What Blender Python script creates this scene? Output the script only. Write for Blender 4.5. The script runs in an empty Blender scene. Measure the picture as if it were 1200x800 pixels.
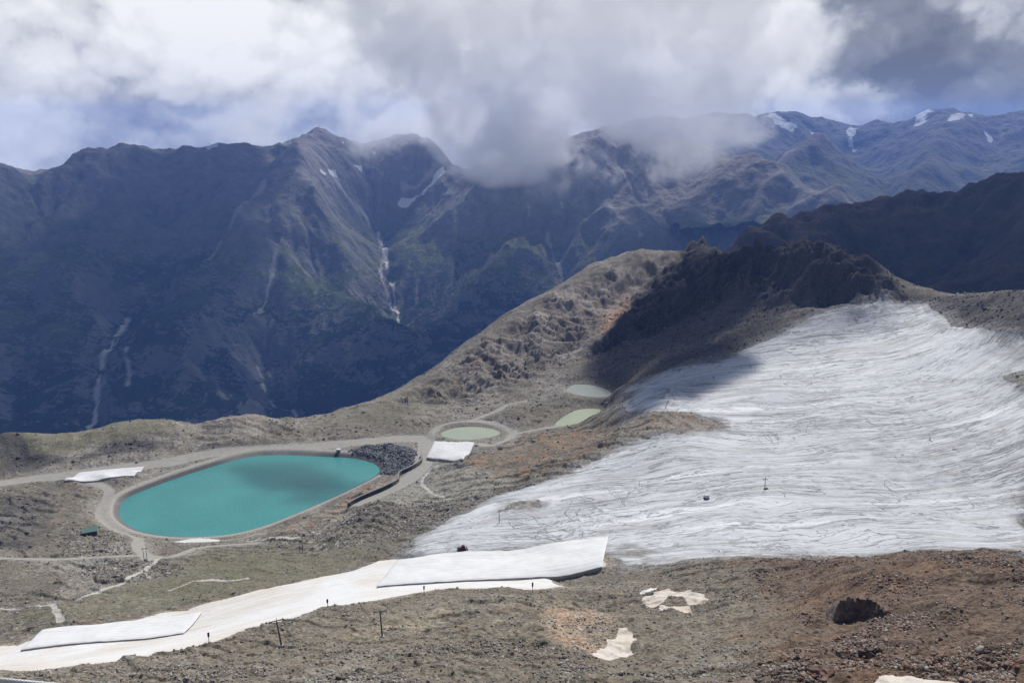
import bpy, bmesh, math, random
import numpy as np
from mathutils import Vector

scene = bpy.context.scene
COL = scene.collection
R = math.radians
rng = np.random.default_rng(7)
random.seed(7)

# ------------------------------------------------------------------ camera
CZ = 300.0                       # eye height above the reservoir (z = 0), metres
PITCH = 14.9
FPX = 942.0                      # focal length in pixels of a 1200 px wide frame
cam_d = bpy.data.cameras.new('camera')
cam_d.sensor_width = 36.0
cam_d.lens = 36.0 * FPX / 1200.0
cam_d.clip_start = 0.5
cam_d.clip_end = 120000
cam = bpy.data.objects.new('camera', cam_d)
cam.location = (0, 0, CZ)
cam.rotation_euler = (R(90 - PITCH), 0, 0)
COL.objects.link(cam)
scene.camera = cam

# ------------------------------------------------------------------ light and exposure
SUN_AZ, SUN_EL = 22.0, 50.0        # degrees right of the view axis, above the horizon
scene.view_settings.view_transform = 'Standard'
scene.view_settings.look = 'None'
scene.view_settings.exposure = 0.12
scene.view_settings.gamma = 1.0
scene.view_settings.use_curve_mapping = False
scene.cycles.max_bounces = 12
scene.cycles.diffuse_bounces = 2
scene.cycles.glossy_bounces = 2
scene.cycles.volume_bounces = 10
scene.cycles.transparent_max_bounces = 12
scene.cycles.volume_step_rate = 1.0
scene.cycles.volume_max_steps = 160
scene.cycles.use_denoising = True
scene.cycles.denoising_prefilter = 'ACCURATE'
scene.cycles.denoising_input_passes = 'RGB_ALBEDO_NORMAL'
sun_d = bpy.data.lights.new('sun', 'SUN')
sun_d.energy = 4.4
sun_d.angle = R(0.5)
sun_d.color = (1.0, 0.965, 0.91)
sun = bpy.data.objects.new('sun', sun_d)
SUN_DIR = Vector((math.sin(R(SUN_AZ)) * math.cos(R(SUN_EL)), math.cos(R(SUN_AZ)) * math.cos(R(SUN_EL)), math.sin(R(SUN_EL))))
sun.rotation_euler = (-SUN_DIR).to_track_quat('-Z', 'Y').to_euler()
sun.location = (0, 0, 2000)
COL.objects.link(sun)


# ------------------------------------------------------------------ node helpers
class NT:
    """Short-hand for building node trees."""
    def __init__(self, tree):
        self.t = tree
        tree.nodes.clear()

    def n(self, kind, **kw):
        nd = self.t.nodes.new(kind)
        ins = kw.pop('ins', {})
        for k, v in kw.items():
            setattr(nd, k, v)
        for k, v in ins.items():
            self.put(nd.inputs[k], v)
        return nd

    def put(self, sock, v):
        if isinstance(v, bpy.types.NodeSocket):
            self.t.links.new(v, sock)
        elif v is not None:
            if hasattr(sock.default_value, '__len__') and not hasattr(v, '__len__'):
                v = (v,) * len(sock.default_value)
            if hasattr(sock.default_value, '__len__') and len(sock.default_value) == 4 and len(v) == 3:
                v = (*v, 1.0)
            sock.default_value = v

    def m(self, op, a, b=None, c=None, clamp=False):
        nd = self.t.nodes.new('ShaderNodeMath')
        nd.operation = op
        nd.use_clamp = clamp
        for i, v in enumerate((a, b, c)):
            if v is not None:
                self.put(nd.inputs[i], v)
        return nd.outputs[0]

    def v(self, op, a, b=None, scale=None):
        nd = self.t.nodes.new('ShaderNodeVectorMath')
        nd.operation = op
        self.put(nd.inputs[0], a)
        if b is not None:
            self.put(nd.inputs[1], b)
        if scale is not None:
            self.put(nd.inputs['Scale'], scale)
        return nd.outputs['Value'] if op in ('DOT_PRODUCT', 'LENGTH', 'DISTANCE') else nd.outputs['Vector']

    def noise(self, vec, scale, detail=6, rough=0.55, dist=0.0, color=False, kind='FBM'):
        nd = self.t.nodes.new('ShaderNodeTexNoise')
        nd.noise_type = kind
        self.put(nd.inputs['Vector'], vec)
        nd.inputs['Scale'].default_value = scale
        nd.inputs['Detail'].default_value = detail
        nd.inputs['Roughness'].default_value = rough
        nd.inputs['Distortion'].default_value = dist
        return nd.outputs['Color' if color else 'Fac']

    def voro(self, vec, scale, feature='F1', out='Distance', rnd=1.0):
        nd = self.t.nodes.new('ShaderNodeTexVoronoi')
        nd.feature = feature
        self.put(nd.inputs['Vector'], vec)
        nd.inputs['Scale'].default_value = scale
        nd.inputs['Randomness'].default_value = rnd
        return nd.outputs[out]

    def ramp(self, fac, stops, interp='LINEAR'):
        nd = self.t.nodes.new('ShaderNodeValToRGB')
        nd.color_ramp.interpolation = interp
        el = nd.color_ramp.elements
        while len(el) < len(stops):
            el.new(0.5)
        for e, (p, c) in zip(el, stops):
            e.position = p
            if not hasattr(c, '__len__'):
                c = (c, c, c)
            e.color = (*c[:3], 1.0)
        self.put(nd.inputs[0], fac)
        return nd.outputs[0]

    def mix(self, fac, a, b, blend='MIX'):
        nd = self.t.nodes.new('ShaderNodeMix')
        nd.data_type = 'RGBA'
        nd.blend_type = blend
        nd.clamp_factor = True
        self.put(nd.inputs[0], fac)
        self.put(nd.inputs[6], a)
        self.put(nd.inputs[7], b)
        return nd.outputs[2]

    def sstep(self, x, a, b):
        nd = self.t.nodes.new('ShaderNodeMapRange')
        nd.interpolation_type = 'SMOOTHSTEP'
        self.put(nd.inputs[0], x)
        nd.inputs[1].default_value = a
        nd.inputs[2].default_value = b
        return nd.outputs[0]


def new_mat(name):
    mt = bpy.data.materials.new(name)
    mt.use_nodes = True
    return mt, NT(mt.node_tree)


def finish(t, color, rough=0.9, normal=None, spec=0.2, **extra):
    b = t.n('ShaderNodeBsdfPrincipled')
    t.put(b.inputs['Base Color'], color)
    t.put(b.inputs['Roughness'], rough)
    b.inputs['Specular IOR Level'].default_value = spec
    if normal is not None:
        t.put(b.inputs['Normal'], normal)
    for k, v in extra.items():
        t.put(b.inputs[k], v)
    o = t.n('ShaderNodeOutputMaterial')
    t.t.links.new(b.outputs[0], o.inputs['Surface'])
    return b


def bump(t, height, dist, strength=1.0, normal=None):
    nd = t.n('ShaderNodeBump')
    nd.inputs['Distance'].default_value = dist
    nd.inputs['Strength'].default_value = strength
    t.put(nd.inputs['Height'], height)
    if normal is not None:
        t.put(nd.inputs['Normal'], normal)
    return nd.outputs[0]


# ------------------------------------------------------------------ pixel measure -> ray
_cp, _sp = math.cos(R(PITCH)), math.sin(R(PITCH))


def ray(px, py):
    """Direction through a point measured on the photograph (1200 x 800)."""
    x = (np.asarray(px, float) - 600) / FPX
    y = (400 - np.asarray(py, float)) / FPX
    return np.stack([x, _cp + y * _sp, -_sp + y * _cp], -1)


def pt_drop(px, py, drop):
    d = ray(px, py)
    return d * (drop / -d[..., 2])[..., None] + np.array([0, 0, CZ])


def pt_r(px, py, r):
    d = ray(px, py)
    h = np.hypot(d[..., 0], d[..., 1])
    return d * (r / h)[..., None] + np.array([0, 0, CZ])


def unit_dir(px, py):
    d = ray(px, py)
    return d / np.linalg.norm(d)


# ------------------------------------------------------------------ sky with clouds
world = bpy.data.worlds.new('World')
scene.world = world
world.use_nodes = True
w = NT(world.node_tree)
sky = w.n('ShaderNodeTexSky', sky_type='NISHITA', sun_disc=False)
sky.sun_elevation = R(SUN_EL)
sky.sun_rotation = R(SUN_AZ)
sky.altitude = 2900
sky.air_density = 1.0
sky.dust_density = 0.6
SKY_STRENGTH = 0.09
gen = w.n('ShaderNodeTexCoord').outputs['Generated']
sep = w.n('ShaderNodeSeparateXYZ', ins={0: gen})
# flatten the vertical a little so cloud masses lie in wide banks
flat = w.v('MULTIPLY', gen, (1.0, 1.0, 1.25))
warp = w.v('SUBTRACT', w.noise(flat, 4.0, 8, 0.62, color=True), (0.5, 0.5, 0.5))
warp2 = w.v('SUBTRACT', w.noise(flat, 17.0, 6, 0.62, color=True), (0.5, 0.5, 0.5))
wdir = w.v('ADD', w.v('ADD', gen, w.v('SCALE', warp, scale=0.20)), w.v('SCALE', warp2, scale=0.05))
wflat = w.v('ADD', w.v('ADD', flat, w.v('SCALE', warp, scale=0.12)), w.v('SCALE', warp2, scale=0.02))
n_big = w.noise(wflat, 3.0, 10, 0.56)
n_fine = w.noise(wflat, 13.0, 7, 0.60)
BLOBS = [  # px, py, radius in px, change of brightness
    (560, 20, 180, 0.16), (640, 110, 110, 0.08), (905, 45, 55, 0.40), (850, 85, 60, 0.28),
    (775, 12, 62, -0.50), (700, -30, 60, -0.15), (130, 140, 100, -0.14), (60, 125, 75, -0.12), (15, 196, 26, 0.26), (75, 194, 26, 0.22), (-20, 40, 110, 0.22), (400, 150, 90, -0.04),
    (1065, 60, 135, -0.36), (1188, 18, 38, 0.45), (1000, 15, 60, -0.20), (1150, 72, 80, -0.22), (1120, 20, 60, -0.15),
    (970, 108, 80, 0.30), (1150, 110, 70, 0.20), (720, 60, 60, 0.12),
    (100, 15, 210, 0.07), (300, 150, 110, -0.03), (1055, 100, 45, -0.25), (350, 40, 160, 0.03), (260, 90, 60, 0.06),
]
def puff_field(vec, scale, detail):
    nd = w.n('ShaderNodeTexVoronoi', feature='F1', normalize=True)
    nd.inputs['Scale'].default_value = scale
    nd.inputs['Detail'].default_value = detail
    nd.inputs['Roughness'].default_value = 0.52
    nd.inputs['Lacunarity'].default_value = 2.3
    w.put(nd.inputs['Vector'], vec)
    return nd.outputs['Distance']


pv = w.v('ADD', w.v('ADD', flat, w.v('SCALE', warp, scale=0.16)), w.v('SCALE', warp2, scale=0.03))
puff = puff_field(pv, 6.5, 2.0)
puff_up = puff_field(w.v('ADD', pv, (-0.006, 0.0, 0.020)), 6.5, 2.0)
val = w.m('MULTIPLY_ADD', n_big, 1.5, -0.30)
val = w.m('ADD', val, w.m('MULTIPLY_ADD', puff, -1.15, 0.41))
val = w.m('ADD', val, w.m('MULTIPLY', w.m('SUBTRACT', puff_up, puff), 1.6))
val = w.m('ADD', val, w.m('MULTIPLY_ADD', n_fine, 0.22, -0.11))
wn = w.v('NORMALIZE', wdir)
for bx, by, br, amp in BLOBS:
    d = unit_dir(bx, by)
    k = 1.0 / (br / FPX) ** 2
    dt = w.v('DOT_PRODUCT', wn, tuple(d))
    g = w.m('EXPONENT', w.m('MULTIPLY', w.m('SUBTRACT', dt, 1.0), k))
    val = w.m('MULTIPLY_ADD', g, amp, val)
cloud = w.ramp(val, [(0.0, (0.15, 0.165, 0.215)), (0.28, (0.255, 0.275, 0.33)), (0.48, (0.455, 0.475, 0.525)),
                     (0.68, (0.69, 0.70, 0.725)), (0.98, (0.88, 0.885, 0.90))])
# clouds thin out high overhead and behind the viewer, where blue sky shows between them
cover = w.m('ADD', n_big, w.m('MULTIPLY', w.sstep(sep.outputs[2], 0.25, 0.6), -0.45))
cover = w.m('ADD', cover, w.m('MULTIPLY', w.sstep(sep.outputs[1], 0.5, -0.3), -0.05))
cover = w.sstep(cover, 0.18, 0.36)
bg_sky = w.n('ShaderNodeBackground', ins={0: sky.outputs[0], 1: SKY_STRENGTH})
bg_cloud = w.n('ShaderNodeBackground', ins={0: cloud, 1: 1.0})
mixs = w.n('ShaderNodeMixShader', ins={0: cover})
w.t.links.new(bg_sky.outputs[0], mixs.inputs[1])
w.t.links.new(bg_cloud.outputs[0], mixs.inputs[2])
wo = w.n('ShaderNodeOutputWorld')
w.t.links.new(mixs.outputs[0], wo.inputs[0])
world.cycles.sampling_method = 'MANUAL'
world.cycles.sample_map_resolution = 512


# ------------------------------------------------------------------ noise fields (numpy)
def _hash(ix, iy, seed):
    h = (ix.astype(np.int64) * 374761393 + iy.astype(np.int64) * 668265263 + seed * 982451653) & 0xFFFFFFFF
    h = ((h ^ (h >> 13)) * 1274126177) & 0xFFFFFFFF
    h = h ^ (h >> 16)
    return (h & 0xFFFF).astype(np.float32) / 32767.5 - 1.0


def vnoise(x, y, seed=0):
    xf, yf = np.floor(x), np.floor(y)
    fx, fy = (x - xf).astype(np.float32), (y - yf).astype(np.float32)
    ix, iy = xf.astype(np.int64), yf.astype(np.int64)
    fx = fx * fx * fx * (fx * (fx * 6 - 15) + 10)
    fy = fy * fy * fy * (fy * (fy * 6 - 15) + 10)
    a, b = _hash(ix, iy, seed), _hash(ix + 1, iy, seed)
    c, d = _hash(ix, iy + 1, seed), _hash(ix + 1, iy + 1, seed)
    return (a + (b - a) * fx) * (1 - fy) + (c + (d - c) * fx) * fy


def fbm(x, y, wl, octs, seed=0, gain=0.5, ridged=False):
    s, amp, tot = 0.0, 1.0, 0.0
    x = np.asarray(x, float) / wl
    y = np.asarray(y, float) / wl
    for o in range(octs):
        nz = vnoise(x, y, seed + o * 17)
        if ridged:
            nz = 1 - 2 * np.abs(nz)
        s = s + nz * amp
        tot += amp
        amp *= gain
        x, y = 1.6 * x + 1.2 * y + 3.1, -1.2 * x + 1.6 * y + 7.7
    return s / tot


def sm(x, a, b):
    t = np.clip((x - a) / (b - a), 0, 1)
    return t * t * (3 - 2 * t)


def seg_dist(X, Y, pts, closed=False):
    """Distance from every (X, Y) to a polyline."""
    pts = np.asarray(pts, float)[:, :2]
    if closed:
        pts = np.vstack([pts, pts[:1]])
    best = np.full(X.shape, 1e9, np.float32)
    for (x0, y0), (x1, y1) in zip(pts[:-1], pts[1:]):
        dx, dy = x1 - x0, y1 - y0
        L = dx * dx + dy * dy + 1e-9
        t = np.clip(((X - x0) * dx + (Y - y0) * dy) / L, 0, 1)
        best = np.minimum(best, np.hypot(X - x0 - t * dx, Y - y0 - t * dy))
    return best


def poly_sd(X, Y, pts, far=60.0):
    """Signed distance to a polygon, negative inside; only exact within 'far' of its box."""
    pts = np.asarray(pts, float)[:, :2]
    out = np.full(X.shape, 1e3, np.float32)
    lo, hi = pts.min(0) - far, pts.max(0) + far
    sel = (X > lo[0]) & (X < hi[0]) & (Y > lo[1]) & (Y < hi[1])
    xs, ys = X[sel], Y[sel]
    d = seg_dist(xs, ys, pts, True)
    ins = np.zeros(xs.shape, bool)
    q = np.vstack([pts, pts[:1]])
    for (x0, y0), (x1, y1) in zip(q[:-1], q[1:]):
        if y0 == y1:
            continue
        c = (y0 > ys) != (y1 > ys)
        ins ^= c & (xs < (x1 - x0) * (ys - y0) / (y1 - y0) + x0)
    out[sel] = np.where(ins, -d, d)
    return out


def line_sd(X, Y, pts, far=40.0):
    pts = np.asarray(pts, float)[:, :2]
    out = np.full(X.shape, 1e3, np.float32)
    lo, hi = pts.min(0) - far, pts.max(0) + far
    sel = (X > lo[0]) & (X < hi[0]) & (Y > lo[1]) & (Y < hi[1])
    out[sel] = seg_dist(X[sel], Y[sel], pts)
    return out


def smooth_line(pts, n=6, closed=False):
    """Catmull-Rom through the points."""
    p = np.asarray(pts, float)
    N = len(p)
    out = []
    for i in range(N if closed else N - 1):
        if closed:
            a, b, c, d = p[(i - 1) % N], p[i], p[(i + 1) % N], p[(i + 2) % N]
        else:
            a, b, c, d = p[max(i - 1, 0)], p[i], p[i + 1], p[min(i + 2, N - 1)]
        for k in range(n):
            t = k / n
            out.append(0.5 * (2 * b + (c - a) * t + (2 * a - 5 * b + 4 * c - d) * t * t + (3 * b - a - 3 * c + d) * t ** 3))
    if not closed:
        out.append(p[-1])
    return np.array(out)


def rbf_fit(P, z, lam=1e-4):
    n = len(P)
    d = np.linalg.norm(P[:, None] - P[None], axis=-1)
    K = np.where(d > 0, d * d * np.log(np.maximum(d, 1e-12)), 0) + lam * np.eye(n)
    Q = np.hstack([np.ones((n, 1)), P])
    A = np.block([[K, Q], [Q.T, np.zeros((3, 3))]])
    return np.linalg.solve(A, np.concatenate([z, np.zeros(3)]))


def rbf_eval(P, wts, U, V):
    out = wts[-3] + wts[-2] * U + wts[-1] * V
    for (a, b), c in zip(P, wts[:-3]):
        d2 = (U - a) ** 2 + (V - b) ** 2
        out = out + c * 0.5 * d2 * np.log(np.maximum(d2, 1e-20))
    return out


def bilin(F, u, v):
    """Sample F[row v, col u] at fractional grid indices."""
    h, wd = F.shape
    u = np.clip(u, 0, wd - 1.001)
    v = np.clip(v, 0, h - 1.001)
    i, j = u.astype(int), v.astype(int)
    a, b = u - i, v - j
    return (F[j, i] * (1 - a) + F[j, i + 1] * a) * (1 - b) + (F[j + 1, i] * (1 - a) + F[j + 1, i + 1] * a) * b


def blur(F, r, n=2):
    r = max(1, int(r))
    for _ in range(n):
        for ax in (0, 1):
            P = np.pad(F, [(r + 1, r) if a == ax else (0, 0) for a in (0, 1)], mode='edge')
            C = np.cumsum(P, ax, dtype=np.float64)
            F = (np.take(C, range(2 * r + 1, C.shape[ax]), ax) - np.take(C, range(0, C.shape[ax] - 2 * r - 1), ax)) / (2 * r + 1)
    return F


def erode(H, dx, iters, K, keep=25):
    """Stream-power erosion; the broad shape of H is kept while gullies cut in."""
    H = H.astype(np.float64)
    H0 = H.copy()
    h, wd = H.shape
    idx = np.arange(h * wd).reshape(h, wd)
    offs = [(-1, -1), (-1, 0), (-1, 1), (0, -1), (0, 1), (1, -1), (1, 0), (1, 1)]
    A = None
    for it in range(iters):
        best = np.zeros_like(H)
        rec = idx.copy()
        dst = np.ones_like(H)
        Hp = np.pad(H, 1, constant_values=1e9)
        Ip = np.pad(idx, 1)
        for a, b in offs:
            L = dx * math.hypot(a, b)
            s = (H - Hp[1 + a:1 + a + h, 1 + b:1 + b + wd]) / L
            m = s > best
            best = np.where(m, s, best)
            rec = np.where(m, Ip[1 + a:1 + a + h, 1 + b:1 + b + wd], rec)
            dst = np.where(m, L, dst)
        order = np.argsort(H, axis=None)
        rl = rec.ravel().tolist()
        ol = order.tolist()
        al = [dx * dx] * (h * wd)
        for i in reversed(ol):
            r_ = rl[i]
            if r_ != i:
                al[r_] += al[i]
        A = np.array(al)
        F = (K * np.sqrt(A) / dst.ravel()).tolist()
        hl = H.ravel().tolist()
        for i in ol:
            r_ = rl[i]
            if r_ != i:
                f = F[i]
                hl[i] = (hl[i] + f * hl[r_]) / (1 + f)
        H = np.array(hl).reshape(h, wd)
        H = H + blur(H0 - H, keep)
        H = 0.9 * H + 0.1 * blur(H, 1, 1)
    return H, A.reshape(h, wd)


# ------------------------------------------------------------------ mesh helpers
def mesh_np(name, verts, quads, mat, attrs=None, uv=None, smooth=True, parent=None):
    """One mesh object from numpy arrays; quads is (n, 4) or (n, 3)."""
    me = bpy.data.meshes.new(name)
    k = quads.shape[1]
    me.vertices.add(len(verts))
    me.vertices.foreach_set('co', np.ascontiguousarray(verts, np.float32).ravel())
    me.loops.add(len(quads) * k)
    me.loops.foreach_set('vertex_index', np.ascontiguousarray(quads, np.int32).ravel())
    me.polygons.add(len(quads))
    me.polygons.foreach_set('loop_start', np.arange(0, len(quads) * k, k, dtype=np.int32))
    me.polygons.foreach_set('loop_total', np.full(len(quads), k, np.int32))
    if smooth:
        me.polygons.foreach_set('use_smooth', np.ones(len(quads), bool))
    for an, arr in (attrs or {}).items():
        if arr.ndim == 2:
            at = me.attributes.new(an, 'FLOAT_COLOR', 'POINT')
            c = np.ones((len(verts), 4), np.float32)
            c[:, :3] = arr
            at.data.foreach_set('color', c.ravel())
        else:
            at = me.attributes.new(an, 'FLOAT', 'POINT')
            at.data.foreach_set('value', arr.astype(np.float32))
    me.update()
    me.validate()
    if mat:
        me.materials.append(mat)
    ob = bpy.data.objects.new(name, me)
    COL.objects.link(ob)
    if parent:
        ob.parent = parent
    return ob


def subset(name, verts, quads, mask, mat, attrs):
    q = quads[mask]
    if len(q) == 0:
        return None
    used, inv = np.unique(q.ravel(), return_inverse=True)
    return mesh_np(name, verts[used], inv.reshape(q.shape), mat, {k: a[used] for k, a in attrs.items()})


def tag(o, label=None, cat=None, group=None, kind=None):
    for k, v in (('label', label), ('category', cat), ('group', group), ('kind', kind)):
        if v:
            o[k] = v
    return o


def empty(name, loc, rz=0.0):
    o = bpy.data.objects.new(name, None)
    o.location = loc
    o.rotation_euler = (0, 0, rz)
    o.empty_display_size = 1
    COL.objects.link(o)
    return o


def grid_quads(h, wd):
    i = np.arange(h * wd).reshape(h, wd)
    return np.stack([i[:-1, :-1], i[:-1, 1:], i[1:, 1:], i[1:, :-1]], -1).reshape(-1, 4)


# ------------------------------------------------------------------ near terrain: heights measured on the photograph
# (px, py, metres below the eye)  or  (px, py, None, distance)
CTRL = [
    # foreground slope below the viewer
    (-300, 800, 120), (-300, 700, 225), (0, 830, 110), (300, 830, 104), (600, 830, 96), (900, 830, 86), (1200, 830, 72), (1500, 800, 66),
    (0, 800, 128), (100, 792, 134), (200, 768, 150), (300, 740, 160), (400, 714, 172), (500, 696, 184), (600, 692, 190), (655, 690, 195),
    (330, 752, 157), (446, 742, 162), (300, 800, 124), (450, 790, 126), (600, 790, 124), (600, 740, 152), (700, 700, 183), (700, 750, 144),
    (760, 700, 178), (800, 760, 134), (900, 720, 142), (850, 680, 175), (800, 660, 200), (900, 655, 186), (820, 665, 192),
    (985, 715, 135), (1000, 680, 143), (1040, 672, 142), (960, 700, 152), (1000, 655, 168), (1000, 760, 108), (900, 790, 104),
    (1100, 652, 160), (1200, 655, 150), (1100, 700, 124), (1200, 700, 112), (1100, 780, 88), (1200, 780, 80), (1500, 660, 135), (1500, 720, 95),
    # ski piste and depots below it
    (-300, 790, 215), (0, 775, 204), (100, 755, 208), (200, 742, 212), (300, 712, 214), (400, 690, 216), (500, 676, 218), (640, 682, 210), (700, 668, 208),
    (60, 740, 216), (200, 718, 220), (320, 690, 221), (440, 665, 226), (580, 650, 224), (700, 640, 219), (720, 655, 209), (640, 672, 214),
    # slope from the piste to the reservoir
    (0, 700, 238), (150, 690, 236), (300, 670, 240), (420, 655, 243), (0, 655, 264), (100, 655, 264), (200, 650, 268), (300, 648, 268), (350, 640, 270),
    (-300, 650, 265), (-300, 560, 290), (100, 620, 286), (0, 610, 284), (50, 585, 292), (180, 640, 280), (-300, 520, 296),
    (0, 565, 296), (80, 575, 296), (150, 545, 296), (300, 525, 296), (400, 520, 296), (450, 535, 296), (230, 632, 293), (320, 618, 294), (400, 590, 294),
    # hills beyond the reservoir
    (0, 540, 295), (60, 528, 292), (0, 512, 289), (60, 507, 288), (120, 500, 286), (190, 494, 284), (160, 515, 290), (235, 503, 291), (285, 490, 284), (260, 505, 290), (325, 498, 292), (230, 520, 295),
    (0, 505, None, 860), (190, 489, None, 870), (285, 486, None, 880), (235, 497, None, 870), (-300, 510, None, 860),
    # orange hillside and middle ground
    (620, 530, 261), (560, 540, 274), (500, 560, 283), (560, 570, 264), (450, 590, 279), (400, 612, 278), (460, 625, 256), (420, 640, 252), (520, 600, 256),
    (640, 510, 272), (700, 505, 262), (525, 525, 294), (552, 507, 297), (500, 515, 297), (590, 515, 290), (620, 498, 290), (678, 488, 285), (690, 458, 281), (660, 470, 285), (730, 475, 262),
    # brown ridge: foot, face, crest, then the drop into the valley
    (400, 500, 299), (470, 492, 298), (540, 488, 296), (600, 482, 291), (330, 497, None, 850), (400, 484, None, 875), (450, 466, None, 910), (500, 440, None, 970), (560, 400, None, 1070),
    (600, 372, None, 1140), (640, 345, None, 1210), (700, 312, None, 1300), (740, 297, None, 1340), (790, 292, None, 1350), (820, 290, None, 1335),
    (520, 470, None, 880), (600, 420, None, 1000), (650, 400, None, 1070), (700, 360, None, 1180), (650, 440, None, 915), (740, 340, None, 1240), (700, 420, None, 950), (760, 375, None, 1090), (560, 450, None, 910),
    (820, 340, None, 1150), (850, 380, None, 975), (800, 430, None, 795), (700, 460, None, 815), (770, 410, None, 900),
    # dark ridge above the glacier
    (850, 306, None, 1230), (870, 300, None, 1180), (900, 304, None, 1130), (930, 299, None, 1090), (962, 296, None, 1050), (990, 298, None, 1020), (1010, 312, None, 990), (1030, 332, None, 965), (1060, 347, None, 940),
    (900, 350, None, 1000), (950, 355, None, 920), (965, 330, None, 985), (1000, 345, None, 915), (880, 400, None, 850),
    (1120, 349, None, 930), (1150, 345, None, 900), (1200, 349, None, 860), (1160, 368, None, 850), (1210, 375, None, 790), (1500, 330, None, 850), (1500, 400, None, 650),
    # glacier
    (500, 634, 234), (600, 590, 237), (600, 620, 231), (730, 540, 236), (850, 485, 226), (745, 455, 232), (800, 455, 228), (880, 420, 222),
    (720, 620, 224), (850, 600, 220), (850, 640, 211), (1000, 643, 205), (1200, 645, 196), (1000, 560, 213), (1200, 560, 202), (850, 540, 224),
    (1000, 480, 212), (1200, 480, 195), (1000, 420, 206), (1000, 380, 197), (960, 372, 204), (1090, 372, 185), (1190, 410, 178), (1100, 420, 192), (1500, 500, 190), (1500, 600, 190),
    (790, 492, 223), (740, 500, 234), (840, 500, 224),
]
BEHIND = [  # (px, distance, z) out of sight: the ground falls away to the valley
    (-300, 1000, -120), (0, 1000, -110), (190, 1010, -110), (285, 1020, -110), (330, 1020, -100), (400, 1060, -105), (450, 1120, -95), (500, 1220, -100),
    (560, 1320, -90), (600, 1400, -85), (640, 1470, -55), (700, 1560, -40), (790, 1600, -10), (820, 1570, -20), (850, 1450, 0), (900, 1330, 20), (962, 1240, 40), (1010, 1190, 0), (1060, 1150, 10),
    (1120, 1150, 0), (1200, 1100, 20), (1500, 1100, 20),
    (-300, 1700, -700), (0, 1700, -700), (300, 1700, -680), (500, 1800, -650), (700, 2000, -480), (800, 2000, -330), (900, 1700, -200), (1060, 1450, -160), (1200, 1400, -120), (1500, 1400, -120),
    (-300, 2700, -1150), (0, 2700, -1150), (300, 2700, -1150), (600, 2700, -1100), (900, 2700, -700), (1200, 2700, -400), (1500, 2700, -400),
    (0, 66, CZ - 88), (600, 66, CZ - 80), (900, 66, CZ - 74), (1200, 66, CZ - 66), (-300, 66, CZ - 90), (1500, 66, CZ - 60),
]
_pts = []
for c in CTRL:
    _pts.append(pt_drop(c[0], c[1], c[2]) if c[2] is not None else pt_r(c[0], c[1], c[3]))
for px, r_, z_ in BEHIND:
    a = math.atan((px - 600) / FPX / _cp)
    _pts.append(np.array([r_ * math.sin(a), r_ * math.cos(a), z_]))
_pts = np.array(_pts)
PU = np.stack([np.arctan2(_pts[:, 0], _pts[:, 1]), np.log(np.hypot(_pts[:, 0], _pts[:, 1]))], 1)
_w = rbf_fit(PU, _pts[:, 2], 2e-4)
UA, UB, VA, VB = R(-47), R(47), math.log(62), math.log(2700)
NC, NR = 1400, 1500
_t = np.linspace(0, 1, 4000)
_v = VA + (VB - VA) * _t
_den = np.where(_v < math.log(110), 0.6, np.where(_v < math.log(1250), 1.25, 0.45))
_den = np.convolve(np.pad(_den, 100, mode='edge'), np.ones(201) / 201, 'valid')
_cum = np.concatenate([[0], np.cumsum((_den[1:] + _den[:-1]) / 2)])
VS = np.interp(np.linspace(0, _cum[-1], NR), _cum, _v)       # rows closer together in the middle distance
_gu, _gv = np.meshgrid(np.linspace(UA, UB, 420), np.linspace(VA, VB, 420))
BASE = rbf_eval(PU, _w, _gu, _gv)


def base_z(x, y):
    u = (np.arctan2(x, y) - UA) / (UB - UA) * 419
    v = (np.log(np.hypot(x, y)) - VA) / (VB - VA) * 419
    return bilin(BASE, u, v)


def hit(px, py, surf=base_z, r0=66.0, r1=2650.0, n=2500):
    """Where the ray measured on the photograph first meets a surface."""
    px, py = np.atleast_1d(np.asarray(px, float)), np.atleast_1d(np.asarray(py, float))
    rr = np.exp(np.linspace(math.log(r0), math.log(r1), n))
    out = []
    for a, b in zip(px, py):
        d = ray(a, b)
        h = math.hypot(d[0], d[1])
        X, Y, Z = d[0] / h * rr, d[1] / h * rr, CZ + d[2] / h * rr
        f = Z - surf(X, Y)
        k = np.nonzero(f < 0)[0]
        i = k[0] if len(k) else n - 1
        i = max(i, 1)
        t = f[i - 1] / (f[i - 1] - f[i]) if f[i - 1] != f[i] else 0
        t = min(max(t, 0), 1)
        out.append([X[i - 1] + t * (X[i] - X[i - 1]), Y[i - 1] + t * (Y[i] - Y[i - 1]), Z[i - 1] + t * (Z[i] - Z[i - 1])])
    return np.array(out)


def G(*pts):
    """Photograph points -> places on the bare terrain."""
    p = np.array(pts, float)
    return hit(p[:, 0], p[:, 1])


def at_z(pts, z):
    p = np.array(pts, float)
    return pt_drop(p[:, 0], p[:, 1], CZ - z)


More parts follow.
